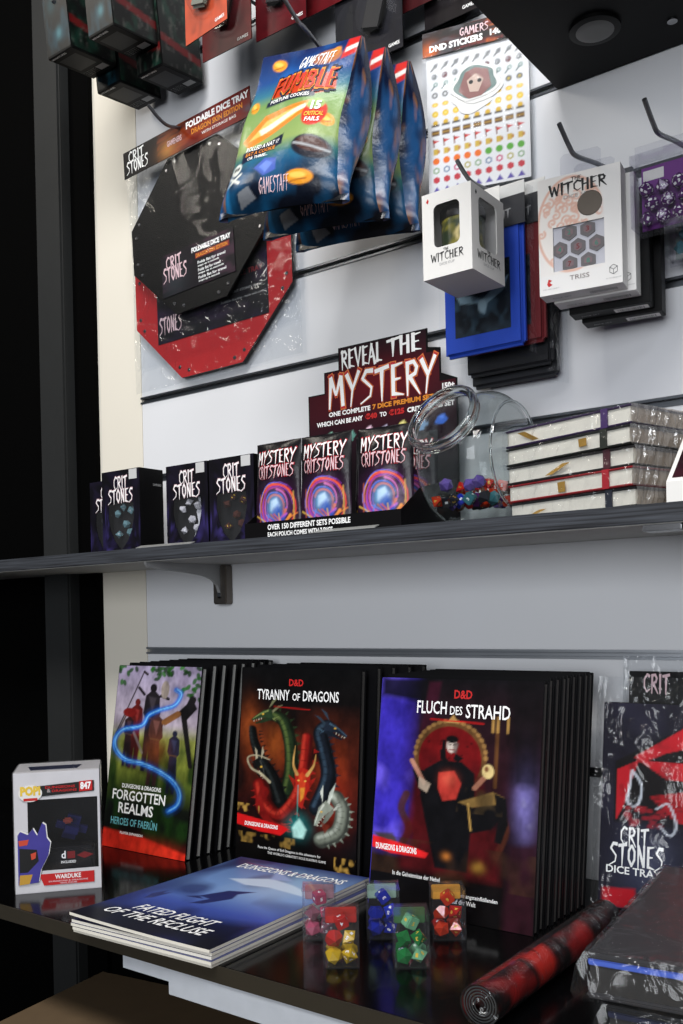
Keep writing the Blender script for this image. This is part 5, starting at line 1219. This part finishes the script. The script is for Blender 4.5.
# ================================================================== mid shelf goods
MZ = .108
def art_night(seed):
    a = Art(48, 70, (0, 0, 92, 132)); a.fill((11, 10, 16)); a.mottle((26, 21, 40), 7, .8, seed, ay=10); a.mottle((64, 54, 120), 8, .7, seed + 3, thr=.58, region=(a.Y > 70) * ((a.X < 26) + (a.X > 62))); a.mottle((32, 26, 60), 10, .6, seed + 5, region=(a.Y > 90) * 1.0); return a
def shield(cx, cz, s):
    P = [(-.33, .36), (-.1, .40), (0, .37), (.1, .40), (.33, .36), (.345, .12), (.29, -.1), (.18, -.3), (0, -.47), (-.18, -.3), (-.29, -.1), (-.345, .12)]
    return [(cx + u * s, cz + v * s) for u, v in P]
def crit_box(loc, label, dm, nm, dlabel, dgroup, inner=None, seed=3, glitter=None):
    w, d, h = .0925, .05, .1315
    r = thing('dice_box', label, 'dice box', loc); fr = Fr((0, 0, 0)); sr = Fr((w, 0, 0), (0, 1, 0), (0, 0, 1))
    S = shield(w / 2, .044, .092)
    a = art_night(seed); nx, ny = a.nx, a.ny
    # front sheet with a shield-shaped opening: outer rectangle joined to the shield outline
    from mathutils.geometry import tessellate_polygon
    rect = [(0, 0), (w, 0), (w, h), (0, h)]
    polys = [[V((u, v, 0)) for u, v in rect], [V((u, v, 0)) for u, v in S[::-1]]]
    tris = tessellate_polygon(polys); flat = [p for q in polys for p in q]
    bm = bmesh.new(); bv = [bm.verts.new(p) for p in flat]
    for t_ in tris:
        try: bm.faces.new([bv[i] for i in t_])
        except ValueError: pass
    bmesh.ops.subdivide_edges(bm, edges=list(bm.edges), cuts=5, use_grid_fill=True); bmesh.ops.triangulate(bm, faces=list(bm.faces)); bm.verts.index_update()
    vv = [(v.co.x, v.co.y) for v in bm.verts]; C = a.C
    cols = np.array([list(C[min(ny - 1, int(y / h * (ny - 1))), min(nx - 1, int(x / w * (nx - 1)))]) + [1] for x, y in vv])
    m = MB(); m.add([fr.at(u, v, .0002) for u, v in vv], [[v.index for v in f.verts] for f in bm.faces], PM, cols); bm.free(); m.build('front_print', r)
    m = MB(); tk = .001
    m.bb(0, .0004, 0, tk, d, h, BLACKCARD); m.bb(w - tk, .0004, 0, w, d, h, BLACKCARD); m.bb(tk, .0004, 0, w - tk, d, tk, BLACKCARD); m.bb(tk, .0004, h - tk, w - tk, d, h, BLACKCARD); m.bb(tk, d - tk, tk, w - tk, d, h - tk, BLACKCARD)
    m.text(sr, 'GAMENERD', .028, .104, .046, .108, GREYINK, h=.0003); m.build('carton', r)
    m = MB(); m.prism(S, fr, -.0006, -.0004, CLEARBOX); m.build('window', r)
    m = MB(); m.bb(.006, .018, .002, w - .006, .022, .09, inner or mat('black_velvet_tray', (9, 9, 11), .8)); 
    if glitter: m.prism([(.056, .088), (.072, .084), (.074, .05), (.066, .03), (.05, .006), (.046, .012), (.058, .04), (.054, .056), (.06, .07)], fr, -.017, -.013, glitter)
    m.build('inner_tray', r)
    m = MB(); m.text(fr, 'CRIT', .03, .1, .063, .121, PINK, 's', h=.0006, bold=.028); m.text(fr, 'STONES', .016, .079, .076, .1, PINK, 's', h=.0006, bold=.028)
    m.text(fr, 'CRIT', .0305, .1005, .0625, .1205, WHITE, 's', h=.0009, bold=-.02); m.text(fr, 'STONES', .0165, .0795, .0755, .0995, WHITE, 's', h=.0009, bold=-.02); m.build('box_lettering', r)
    m = MB(); m.bb(.068, -.0009, .1145, .0865, -.0004, .1305, mat('price_sticker_paper', (196, 196, 196), .6)); m.build('price_sticker', r)
    for i, (x, z, k) in enumerate(((.028, .062, 10), (.03, .028, 8), (.048, .044, 20), (.062, .066, 6), (.042, .072, 8), (.058, .03, 20))):
        die(k, dm, nm, .0072, V(loc) + V((x, .0095, z)), dlabel, dgroup)
    return r
crit_box((-1.37, 1.092, MZ), 'black dice box with shield window, half hidden behind another at the dark upright', D_K, GREYINK, 'dark die in the half hidden shield window', 'dice in the half hidden box', seed=4)
crit_box((-1.261, 1.03, MZ), 'black shield windowed box of teal glitter dice in front of the half hidden one', gem('pale_teal_die', (120, 160, 166)), D_W, 'teal glitter die in the shield window', 'dice in the teal glitter box', seed=9)
crit_box((-1.139, 1.06, MZ), 'black shield windowed box of white and black dice with a silver streak', D_W, WHITE, 'white die in the silver streaked shield window', 'dice in the silver streak box', seed=14, glitter=mat('silver_streak', (206, 208, 212), .4))
crit_box((-1.043, 1.06, MZ), 'black shield windowed box of dark brown dice beside the mystery display', gem('brown_die', (74, 44, 36), trans=0), YELLOW, 'dark brown die with yellow numerals in the shield window', 'dice in the brown dice box', seed=19)

# thin plastic label strips lying on the shelf front
LBL = mat('grey_label_plastic', (150, 150, 148), .3)
for (x, y, w, rz, lab) in ((-1.165, 1.016, .115, .05, 'grey plastic label strip lying before the silver streak dice box'), (-.80, 1.0115, .1, .0, 'grey plastic label strip lying before the mystery display')):
    s = thing('label_strip', lab, 'label', (x, y, MZ), (0, 0, rz)); m = MB()
    fr = Fr((0, 0, 0), (0, 1, 0), (0, 0, 1)); m.prism([(0, .0), (.012, 0.004), (.012, .0052), (0, .0012)], fr, 0, w, LBL); m.build('strip', s)

# mystery display: tray, back board, pouches
CBK = mat('black_display_carton', (9, 8, 10), .5, spec=.15)
ds = thing('display_stand', 'black carton display stand with a stepped maroon header reading reveal the mystery', 'display stand', (-.936, 1.022, MZ))
W_, Dp = .27, .15
fr = Fr((0, 0, 0)); m = MB()
m.bb(0, 0, 0, W_, .0015, .0225, CBK); m.bb(0, Dp - .0015, 0, W_, Dp, .06, CBK); m.bb(.0015, .0015, 0, W_ - .0015, Dp - .0015, .0015, CBK)
for x in (0, W_ - .0015):
    sf = Fr((x, 0, 0), (0, 1, 0), (0, 0, 1)); m.prism([(0.0016, 0), (Dp - .0016, 0), (Dp - .0016, .075), (.05, .055), (.0016, .022)], sf, 0, .0015, CBK)
m.build('tray', ds)
m = MB(); m.text(fr, 'OVER 150 DIFFERENT SETS POSSIBLE', .044, .0105, .19, .0185, WHITE, bold=.03); m.text(fr, 'EACH POUCH COMES WITH 7 DICE', .044, .0005, .16, .0075, WHITE, bold=.03); m.build('tray_lettering', ds)
ba = Art(110, 110, (0, 0, 282, 295)); ba.vgrad([(0, (30, 16, 24)), (40, (34, 14, 24)), (100, (58, 16, 26)), (140, (34, 12, 24)), (200, (18, 12, 18)), (295, (14, 12, 16))]); ba.mottle((30, 12, 22), 6, .6, 3); ba.glow(130, 62, 100, (110, 20, 30), .7, 34)
# gems printed along the lower part
for i, (x, c) in enumerate(((40, (110, 160, 140)), (78, (90, 140, 130)), (112, (220, 180, 200)), (140, (200, 190, 226)), (172, (200, 190, 110)), (206, (120, 160, 200)), (238, (60, 110, 210)))):
    y = 133 + (i % 2) * 3; ba.poly([(x - 11, y + 7), (x - 4, y - 5), (x + 5, y - 6), (x + 11, y + 3), (x + 3, y + 9)], c, 1, 1.5); ba.poly([(x - 4, y - 5), (x + 5, y - 6), (x + 2, y + 2)], [min(255, q + 40) for q in c], .8, 1)
OUT = [(0, 0), (.266, 0), (.266, .217), (.24, .228), (.24, .264), (.219, .268), (.219, .295), (.06, .295), (.06, .262), (.032, .262), (.032, .23), (0, .23)]
bf = Fr((0.007, Dp - .004, 0))
m = MB(); m.prism(OUT, bf, -.002, 0, CBK)
for (u0, v0, u1, v1) in ((.002, .002, .264, .216), (.002, .216, .238, .228), (.034, .228, .238, .260), (.062, .26, .217, .293)):
    sub = Art(2 + int((u1 - u0) * 420), 2 + int((v1 - v0) * 420), (u0 * 1000, 295 - v1 * 1000, u1 * 1000, 295 - v0 * 1000))
    for jj in range(sub.ny):
        for ii in range(sub.nx):
            X_ = u0 + (u1 - u0) * ii / (sub.nx - 1); Z_ = v0 + (v1 - v0) * jj / (sub.ny - 1)
            sub.C[jj, ii] = ba.C[min(109, int(Z_ / .295 * 109)), min(109, int(X_ / .2815 * 109))]
    m.art(bf, u0, v0, u1, v1, sub, PM, .0002)
m.build('header_board', ds)
m = MB()
m.text(bf, 'REVEAL', .066, .2635, .140, .288, WHITE, 's', bold=.03, h=.0006); m.text(bf, 'THE', .152, .268, .208, .2905, WHITE, 's', bold=.03, h=.0006)
GLOW1 = mat('glow_yellow_print', (222, 170, 60), .5); GLOW2 = mat('glow_red_print', (186, 30, 44), .5)
m.text(bf, 'MYSTERY', .04, .208, .232, .252, GLOW2, 's', bold=.075, h=.0005); m.text(bf, 'MYSTERY', .04, .208, .232, .252, GLOW1, 's', bold=.05, h=.0008); m.text(bf, 'MYSTERY', .04, .208, .232, .252, GLOW2, 's', bold=.03, h=.0011); m.text(bf, 'MYSTERY', .04, .208, .232, .252, WHITE, 's', bold=.0, h=.0014)
m.text(bf, 'ONE COMPLETE', .04, .192, .118, .1995, WHITE, bold=.04, h=.0006); m.text(bf, '7 DICE PREMIUM SET', .122, .1925, .228, .2, ORANGE, bold=.04, h=.0006)
m.text(bf, 'WHICH CAN BE ANY', .016, .179, .104, .1865, WHITE, bold=.04, h=.0006); m.text(bf, '€40', .108, .179, .13, .188, RED, bold=.06, h=.0006); m.text(bf, 'TO', .135, .1795, .147, .1865, WHITE, bold=.04, h=.0006); m.text(bf, '€125', .151, .179, .178, .188, RED, bold=.06, h=.0006); m.text(bf, 'CRITSTONES SET', .183, .179, .262, .1865, WHITE, bold=.04, h=.0006)
m.text(bf, '150+', .2425, .204, .2625, .2125, WHITE, bold=.05, h=.0006); m.text(bf, 'DIFFERENT', .2425, .196, .2635, .2015, ORANGE, bold=.03, h=.0006)
m.build('board_lettering', ds)
def art_swirl(seed):
    a = Art(60, 100, (0, 0, 85, 145)); a.fill((14, 11, 15)); a.glow(44, 100, 30, (90, 30, 90), .9, 30)
    PAL = [(214, 96, 40), (150, 60, 180), (236, 150, 60), (224, 110, 190), (60, 110, 220), (230, 70, 60), (120, 70, 200)]
    for k in range(16):
        t0 = a.r.uniform(0, 6.3); R0 = a.r.uniform(16, 33); sp = a.r.uniform(-2.2, 2.2)
        a.line([(44 + (R0 + sp * t) * math.cos(t0 + t), 100 + (R0 + sp * t) * 1.05 * math.sin(t0 + t)) for t in np.linspace(0, a.r.uniform(1.6, 4.2), 14)], a.r.uniform(2, 4.5), PAL[k % 7], .92, 1.4, w2=.6)
    a.glow(42, 100, 13, (120, 190, 240), .95, 15); a.poly([(36, 92), (48, 88), (54, 100), (46, 112), (36, 106)], (200, 226, 250), .8, 4); a.poly([(40, 106), (52, 98), (60, 120), (50, 132), (38, 126)], (50, 90, 190), .8, 6)
    for k in range(9): x = a.r.uniform(16, 72); a.line(smooth_path([(x, 136), (x + a.r.uniform(-10, 10), 124), (x + a.r.uniform(-16, 16), 112)], 4), 2, [(220, 120, 50), (90, 140, 230), (200, 90, 180), (230, 190, 80)][k % 4], .8)
    a.line([(12, 136), (74, 136)], 2, (200, 110, 50), .7); a.line([(12, 80), (12, 138)], 2, (190, 90, 60), .7); a.line([(75, 80), (75, 138)], 2, (210, 170, 80), .7)
    return a
def foil_pouch(loc, rz, label, seed, rx=-.04, group=None, proto=None):
    if proto is not None: return dup(proto, loc, (rx, 0, rz), label, group)
    w, h = .0855, .137
    r = thing('mystery_pouch', label, 'pouch', loc, (rx, 0, rz), group)
    def fs(u, v, h_=0.0):
        b = .011 * (math.sin(PI * u) ** .6) * (math.sin(PI * v) ** .5) + .0014 * math.sin(11 * u + 6 * v) * math.sin(PI * v) + .001 * math.sin(21 * v - 8 * u) * math.sin(PI * u)
        return V((u * w, -b - h_, v * h))
    m = MB(); m.grid(lambda u, v: fs(u, v), 60, 100, PFOIL, art_swirl(seed)); m.build('front_panel', r, 'all')
    m = MB(); m.grid(lambda u, v: V((u * w, .006 * math.sin(PI * u) * math.sin(PI * v), v * h)), 8, 10, BAGBACK); m.build('back_panel', r, 'all')
    class S:
        def at(s, u, v, h_=0.0): return fs(max(0, min(1, u)), max(0, min(1, v)), h_)
    m = MB(); m.text(S(), 'MYSTERY', .08, .77, .92, .9, GLOW2, 's', h=.0008, bold=.04); m.text(S(), 'MYSTERY', .08, .77, .92, .9, WHITE, 's', h=.0014, bold=.0); m.text(S(), 'CRITSTONES', .1, .62, .9, .74, GLOW2, 's', h=.0008, bold=.04); m.text(S(), 'CRITSTONES', .1, .62, .9, .74, PINK, 's', h=.0014, bold=.0)
    m.build('pouch_lettering', r)
    return r
PZ = MZ + .0025
p0 = foil_pouch((-.9325, 1.044, PZ), -.03, 'black foil pouch with bright swirl, standing at the end by the dice boxes', 1)
foil_pouch((-.8465, 1.042, PZ), .03, 'black foil pouch with swirl, second from the dice boxes', 2, proto=p0)
foil_pouch((-.754, 1.05, PZ), .08, 'black foil pouch with swirl, foremost beside the glass jar', 3, proto=p0)
foil_pouch((-.79, 1.095, PZ), .0, 'black foil pouch peeping between two front pouches of the display', 3, proto=p0)
foil_pouch((-.757, 1.118, PZ), .05, 'black foil pouch at the back of the display, behind the jar rim', 3, proto=p0)

# ------------------------------------------------------------------ glass jar with dice
JC = V((-.599, 1.104, MZ + .086)); RJ = .0855; AJ = .057
jar = thing('glass_jar', 'round glass jar with a tilted open mouth holding loose dice', 'jar', (JC.x, JC.y, MZ))
md = V((-.10, -.84, .53)).normalized(); ux = V((1, 0, 0)); ux = (ux - md * ux.dot(md)).normalized(); uy = md.cross(ux)
def rad(d): 
    p = 4.5
    return (abs(d.x / AJ) ** p + (math.hypot(d.y, d.z) / RJ) ** p) ** (-1 / p)
N = 48; ph0 = math.radians(38)
def wall(ph, th, off=0.0):
    d = md * math.cos(ph) + (ux * math.cos(th) + uy * math.sin(th)) * math.sin(ph)
    q = d * (rad(d) - off); q.z = max(q.z, -.085 + off * .4)
    return q + V((0, 0, .086))
MR = .0445
def neck(k, dist, r): th = 2 * PI * k / N; return md * dist + (ux * math.cos(th) + uy * math.sin(th)) * r + V((0, 0, .086))
m = MB(); rows = []
rows.append([neck(k, .086, MR - .001) for k in range(N)]); rows.append([neck(k, .079, MR - .0025) for k in range(N)]); rows.append([neck(k, .073, MR) for k in range(N)])
for ph in np.linspace(ph0, PI - .02, 26): rows.append([wall(ph, 2 * PI * k / N) for k in range(N)])
vs = [p for q in rows for p in q]; fs = [[i * N + k, i * N + (k + 1) % N, (i + 1) * N + (k + 1) % N, (i + 1) * N + k] for i in range(len(rows) - 1) for k in range(N)]; fs.append([(len(rows) - 1) * N + k for k in range(N)])
m.add(vs, fs, JARGLASS); m.build('jar_body', jar, 'all')
m = MB(); m.tube([neck(k, .0865, MR + .0008) for k in range(N)], .0054, RIMGLASS, 10, closed=True); m.tube([neck(k, .0765, MR + .0015) for k in range(N)], .0026, RIMGLASS, 8, closed=True); m.build('rim', jar, 'all')
m = MB(); m.tube([V((AJ * .97, RJ * .8 * math.cos(t), .086 + RJ * .8 * math.sin(t))) for t in np.linspace(0, 2 * PI, 40, endpoint=False)], .0018, RIMGLASS, 6, closed=True); m.build('side_ring', jar, 'all')
jc = [(D_R, 'red'), (D_K, 'black'), (D_L, 'lilac'), (D_O, 'orange'), (D_T, 'teal'), (D_K, 'black'), (D_B, 'blue'), (gem('amber_die', (96, 56, 34)), 'amber'), (D_K, 'black'), (D_V, 'violet'), (D_K, 'black')]
i = 0
for lz in range(3):
    for gx in range(5):
        for gy in range(7):
            x = -.048 + gx * .024 + rnd.uniform(-.002, .002) + (.008 if lz % 2 else 0); y = -.06 + gy * .0205 + rnd.uniform(-.002, .002); z = .013 + lz * .0195
            d = V((x, y, z - .086))
            if d.length > rad(d.normalized()) - .0125 or z < .012: continue
            if lz == 2 and (gy < 1 or (gx + gy) % 3 == 0): continue
            dmv, cn = jc[(i * 5 + lz * 3 + (gx > 2) * 3) % len(jc)] if lz < 2 else [jc[0], jc[3], jc[7], jc[2]][i % 4]; i += 1
            die((20, 8, 6, 10)[i % 4], dmv, GOLD if i % 2 else WHITE, .0098, V((JC.x + x, JC.y + y, MZ + z)), '%s die among the loose dice in the glass jar' % cn, '%s dice in the glass jar' % cn)

# ------------------------------------------------------------------ stack of wrapped notebooks
ex = V((.182, -.058, 0)).normalized()
def notebook(k, label, cover, strap, ribbon):
    w, d, t = .190, .105, .0215
    ang = math.atan2(ex.y, ex.x) + [0.0, -.012, .015, -.008, .006][k]
    r = thing('notebook', label, 'notebook', (-.546 + [.003, .001, .0, -.001, -.001][k], 1.081, MZ + .0002 + k * .0228), (0, 0, ang))
    m = MB(); m.bb(0, 0, 0, w, d, .0024, cover, bev=.001); m.build('back_cover', r, True)
    m = MB(); m.bb(0, 0, t - .0024, w, d, t, cover, bev=.001); m.bb(.0, d - .0024, .0024, w, d, t - .0024, cover); m.build('front_cover', r, True)
    m = MB(); m.bb(.0025, .0025, .0024, w - .0025, d - .0026, t - .0024, PAPER); m.build('pages', r)
    m = MB(); m.bb(w * .785, -.0008, -.0001 + .0002, w * .835, .0002, t + .0003, strap); m.build('elastic_strap', r)
    if ribbon:
        x0, z0, x1, z1 = ribbon
        m = MB(); f = Fr((0, 0, 0)); m.add([f.at(x0, z0, -.0008), f.at(x0 + .013, z0, .0018), f.at(x1 + .013, z1, .0018), f.at(x1, z1, .0008)], [[0, 1, 2, 3]], mat('gold_ribbon', (176, 136, 60), .4)); m.build('ribbon', r)
    m = MB(); pts = []
    n = 30
    for zz in (-.0001 + .0002, t * .5, t + .0004):
        for q in range(n): u = q / (n - 1); pts.append(V((-.002 + u * (w + .004), -.0025 + rnd.uniform(-.0015, .001), zz)))
    m.add(pts, [[a_ * n + q, a_ * n + q + 1, (a_ + 1) * n + q + 1, (a_ + 1) * n + q] for a_ in range(2) for q in range(n - 1)], WRAP)
    pts = []
    for zz in (.0002, t * .5, t + .0004):
        for q in range(n): u = q / (n - 1); pts.append(V((w + .002 + rnd.uniform(-.001, .004) * (1 if zz > .001 and zz < t else .3), -.002 + u * (d + .002), zz)))
    m.add(pts, [[a_ * n + q, a_ * n + q + 1, (a_ + 1) * n + q + 1, (a_ + 1) * n + q] for a_ in range(2) for q in range(n - 1)], BUNCH)
    m.build('wrap', r)
    return r
NB = [('black', (18, 20, 24), (24, 30, 44)), ('red', (150, 26, 34), (170, 24, 40)), ('dark grey', (44, 42, 42), (70, 24, 34)), ('olive black', (30, 32, 28), (34, 38, 30)), ('purple', (54, 34, 74), (66, 40, 96))]
NL = ['black covered notebook at the bottom of the wrapped notebook pile', 'red covered wrapped notebook, second from the bottom of the pile', 'dark grey wrapped notebook in the middle of the pile', 'dark wrapped notebook just below the purple one', 'purple covered wrapped notebook on top of the pile']
RB = [(.03, .004, .05, .010), (.083, .004, .083, .016), (.062, .004, .09, .015), (.118, .007, .118, .016), (.045, .004, .022, .016)]
for k in range(5): notebook(k, NL[k], mat('notebook_cover_%s' % NB[k][0].replace(' ', '_'), NB[k][1], .45), mat('strap_%s' % NB[k][0].replace(' ', '_'), NB[k][2], .6), RB[k])

# white picture box at the right end
wb = thing('picture_box', 'white edged box with a dark maroon picture at the right end of the middle shelf', 'box', (-.331, 1.03, MZ))
m = MB(); fr = Fr((0, 0, 0), (0, 1, 0), (0, 0, 1))
m.prism([(0, 0), (.085, 0), (.085, .09), (.075, .09), (0, .024)], fr, 0, .16, WHITECARD); m.build('carton', wb)
tf = Fr((0.0, 0, .024), (1, 0, 0), (0, .075, .066)); m = MB()
pa = Art(40, 32, (0, 0, 160, 126)); pa.fill((50, 18, 28)); pa.mottle((20, 10, 14), 5, .8, 3); pa.ell(24, 84, 14, 16, (226, 224, 220)); pa.ell(24, 80, 10, 10, (110, 90, 170)); pa.ell(25, 94, 8, 6, (220, 150, 60)); pa.ell(80, 60, 30, 26, (120, 40, 40))
m.art(tf, .005, .006, .155, .096, pa, PG, .0005); m.build('picture', wb)

# ================================================================== scorched red tray bag leaning at right
def art_dragon():
    a = Art(90, 110, (165, 225, 590, 965)); a.fill((22, 20, 34)); a.mottle((40, 38, 60), 4, .6, 3)
    a.poly([(200, 440), (420, 270), (600, 200), (600, 660), (200, 660)], (14, 10, 12), 1, 6)
    rd = (190, 24, 36)
    a.poly([(250, 420), (400, 285), (600, 215), (600, 290), (330, 400), (270, 440)], rd, 1, 4); a.poly([(205, 470), (262, 430), (240, 520), (225, 600), (205, 655)], rd, 1, 3); a.poly([(262, 430), (600, 440), (600, 510), (330, 490)], rd, 1, 3)
    for k in range(7): a.line(smooth_path([(300 + 10 * k, 560 + 12 * k), (420, 530 + 18 * k), (600, 480 + 22 * k)], 4), 12, (170, 20, 30), .95, 4, w2=20)
    a.mottle((14, 8, 10), 16, .45, 7, thr=.6, region=(a.X > 210) * (a.Y > 280) * (a.Y < 660)); 
    for k in range(26): a.ell(a.r.uniform(235, 330), a.r.uniform(590, 665), 9, 7, (150, 20, 30), .9)
    a.line(smooth_path([(245, 470), (270, 520), (262, 590), (235, 585), (240, 520), (245, 470)], 5), 6, (214, 220, 230), .9, 3); a.line(smooth_path([(310, 600), (340, 580), (360, 650), (345, 690), (320, 660)], 5), 6, (214, 220, 230), .8, 3)
    a.glow(290, 800, 70, (60, 64, 90), .9, 110); a.poly([(176, 900), (260, 890), (268, 960), (176, 960)], (190, 20, 36), 1, 8)
    return a
def dragon_pack(loc, rx, label, full=True, w=.2, h=.245):
    r = thing('dice_tray_bag', label, 'dice tray', loc, (rx, 0, 0)); fr = Fr((0, 0, 0))
    m = MB(); m.bb(0, 0, 0, w, .008, h, BLACKCARD, bev=.002); 
    if full: m.art(fr, .001, .001, w - .001, h - .001, art_dragon(), PG, .0003)
    m.build('tray', r)
    m = MB()
    if full:
        m.text(fr, 'CRIT', .026, .076, .060, .096, WHITE, 's', bold=.01, h=.0008); m.text(fr, 'STONES', .014, .052, .078, .076, WHITE, 's', bold=.01, h=.0008); m.text(fr, 'DICE TRAY', .010, .041, .076, .050, WHITE, bold=.02, h=.0008)
    else:
        m.bb(.0, -.0024, h - .03, w, -.0016, h + .012, BLACKCARD); m.text(fr, 'CRIT', .018, h - .013, .05, h + .008, PINK, 's', h=.003)
    m.build('tray_lettering', r)
    m = MB(); m.grid(lambda u, v: V((-.006 + u * (w + .012), -.006 - .004 * math.sin(PI * u) * math.sin(PI * v) - .002 * math.sin(13 * u + 17 * v) * math.sin(PI * v) - .0015 * math.sin(31 * u - 9 * v) * math.sin(PI * v), .0004 + v * (h + .03))), 40, 50, WRAP)
    m.grid(lambda u, v: V((-.006, -.006 + .017 * u, .0004 + v * (h + .03))), 3, 10, WRAP); m.build('clear_bag', r, 'all'); return r
dragon_pack((-.447, 1.098, LZ), math.radians(-8.5), 'dark dice tray in wrinkled clear bag with red dragon wing print')
dragon_pack((-.425, 1.135, LZ + .0), math.radians(-6.5), 'plainer bagged dice tray leaning behind the red dragon wing one', False, h=.268)

# repeats share a group
for stem_, g_ in dict(display_hook='steel hooks on the slatted wall', dice_case='small clear dice cases', notebook='wrapped notebooks in one pile', dice_pouch='bagged cloth pouches on one hook',
                      dice_set_box='dice set boxes on one hook', dice_box='shield windowed dice boxes', mystery_pouch='foil pouches in the display stand', hanging_bag='foil bags on one hook',
                      hanging_card='blister cards along the top', hanging_tray_pack='octagonal dice tray packs', hanging_dice_pack='clamshells of dice', hanging_box='black game boxes at the top',
                      dice_tray_bag='bagged dice trays', wrapped_album='wrapped albums in one pile', adventure_booklet='booklets in the flat pile', label_strip='grey label strips on the shelf').items():
    for o_ in list(bpy.data.objects):
        if o_.parent is None and o_.name.split('.')[0] == stem_ and 'group' not in o_: o_['group'] = g_
# ================================================================== LIGHT
def area(name, loc, tgt, sx, sy, e, col=(1, 1, 1)):
    l = bpy.data.lights.new(name, 'AREA'); l.shape = 'RECTANGLE'; l.size = sx; l.size_y = sy; l.energy = e; l.color = col
    o = bpy.data.objects.new(name, l); COL.objects.link(o); o.location = loc
    d = V(tgt) - V(loc); o.rotation_euler = d.to_track_quat('-Z', 'Y').to_euler(); return o
area('ceiling_panel', (-.3, -.5, 2.1), (-.7, 1.1, .2), 1.2, .6, 44, (1, .98, .96))
area('ceiling_panel', (1.0, -.4, 1.9), (-.3, 1.1, .2), 0.6, .6, 20, (.93, .96, 1))
area('front_fill', (.4, -2.8, .55), (-.7, 1.2, -.05), 2.4, 1.7, 84, (.93, .96, 1))  # soft fill added from the camera side; no actual window
area('ceiling_panel', (-2.2, -.2, 1.7), (-1.3, 1.2, .1), .5, .5, 11, (1, .93, .82))
w = bpy.data.worlds.new('shop_ambient'); SC.world = w; w.use_nodes = True
bg = w.node_tree.nodes['Background']; bg.inputs[0].default_value = (.70, .78, .9, 1); bg.inputs[1].default_value = .08

SC.view_settings.view_transform = 'Standard'; SC.view_settings.look = 'None'
SC.view_settings.exposure = 0.08; SC.view_settings.gamma = 1.0; SC.view_settings.use_curve_mapping = False
SC.cycles.max_bounces = 10; SC.cycles.transparent_max_bounces = 24; SC.cycles.use_denoising = True
SC.cycles.caustics_reflective = False; SC.cycles.caustics_refractive = False
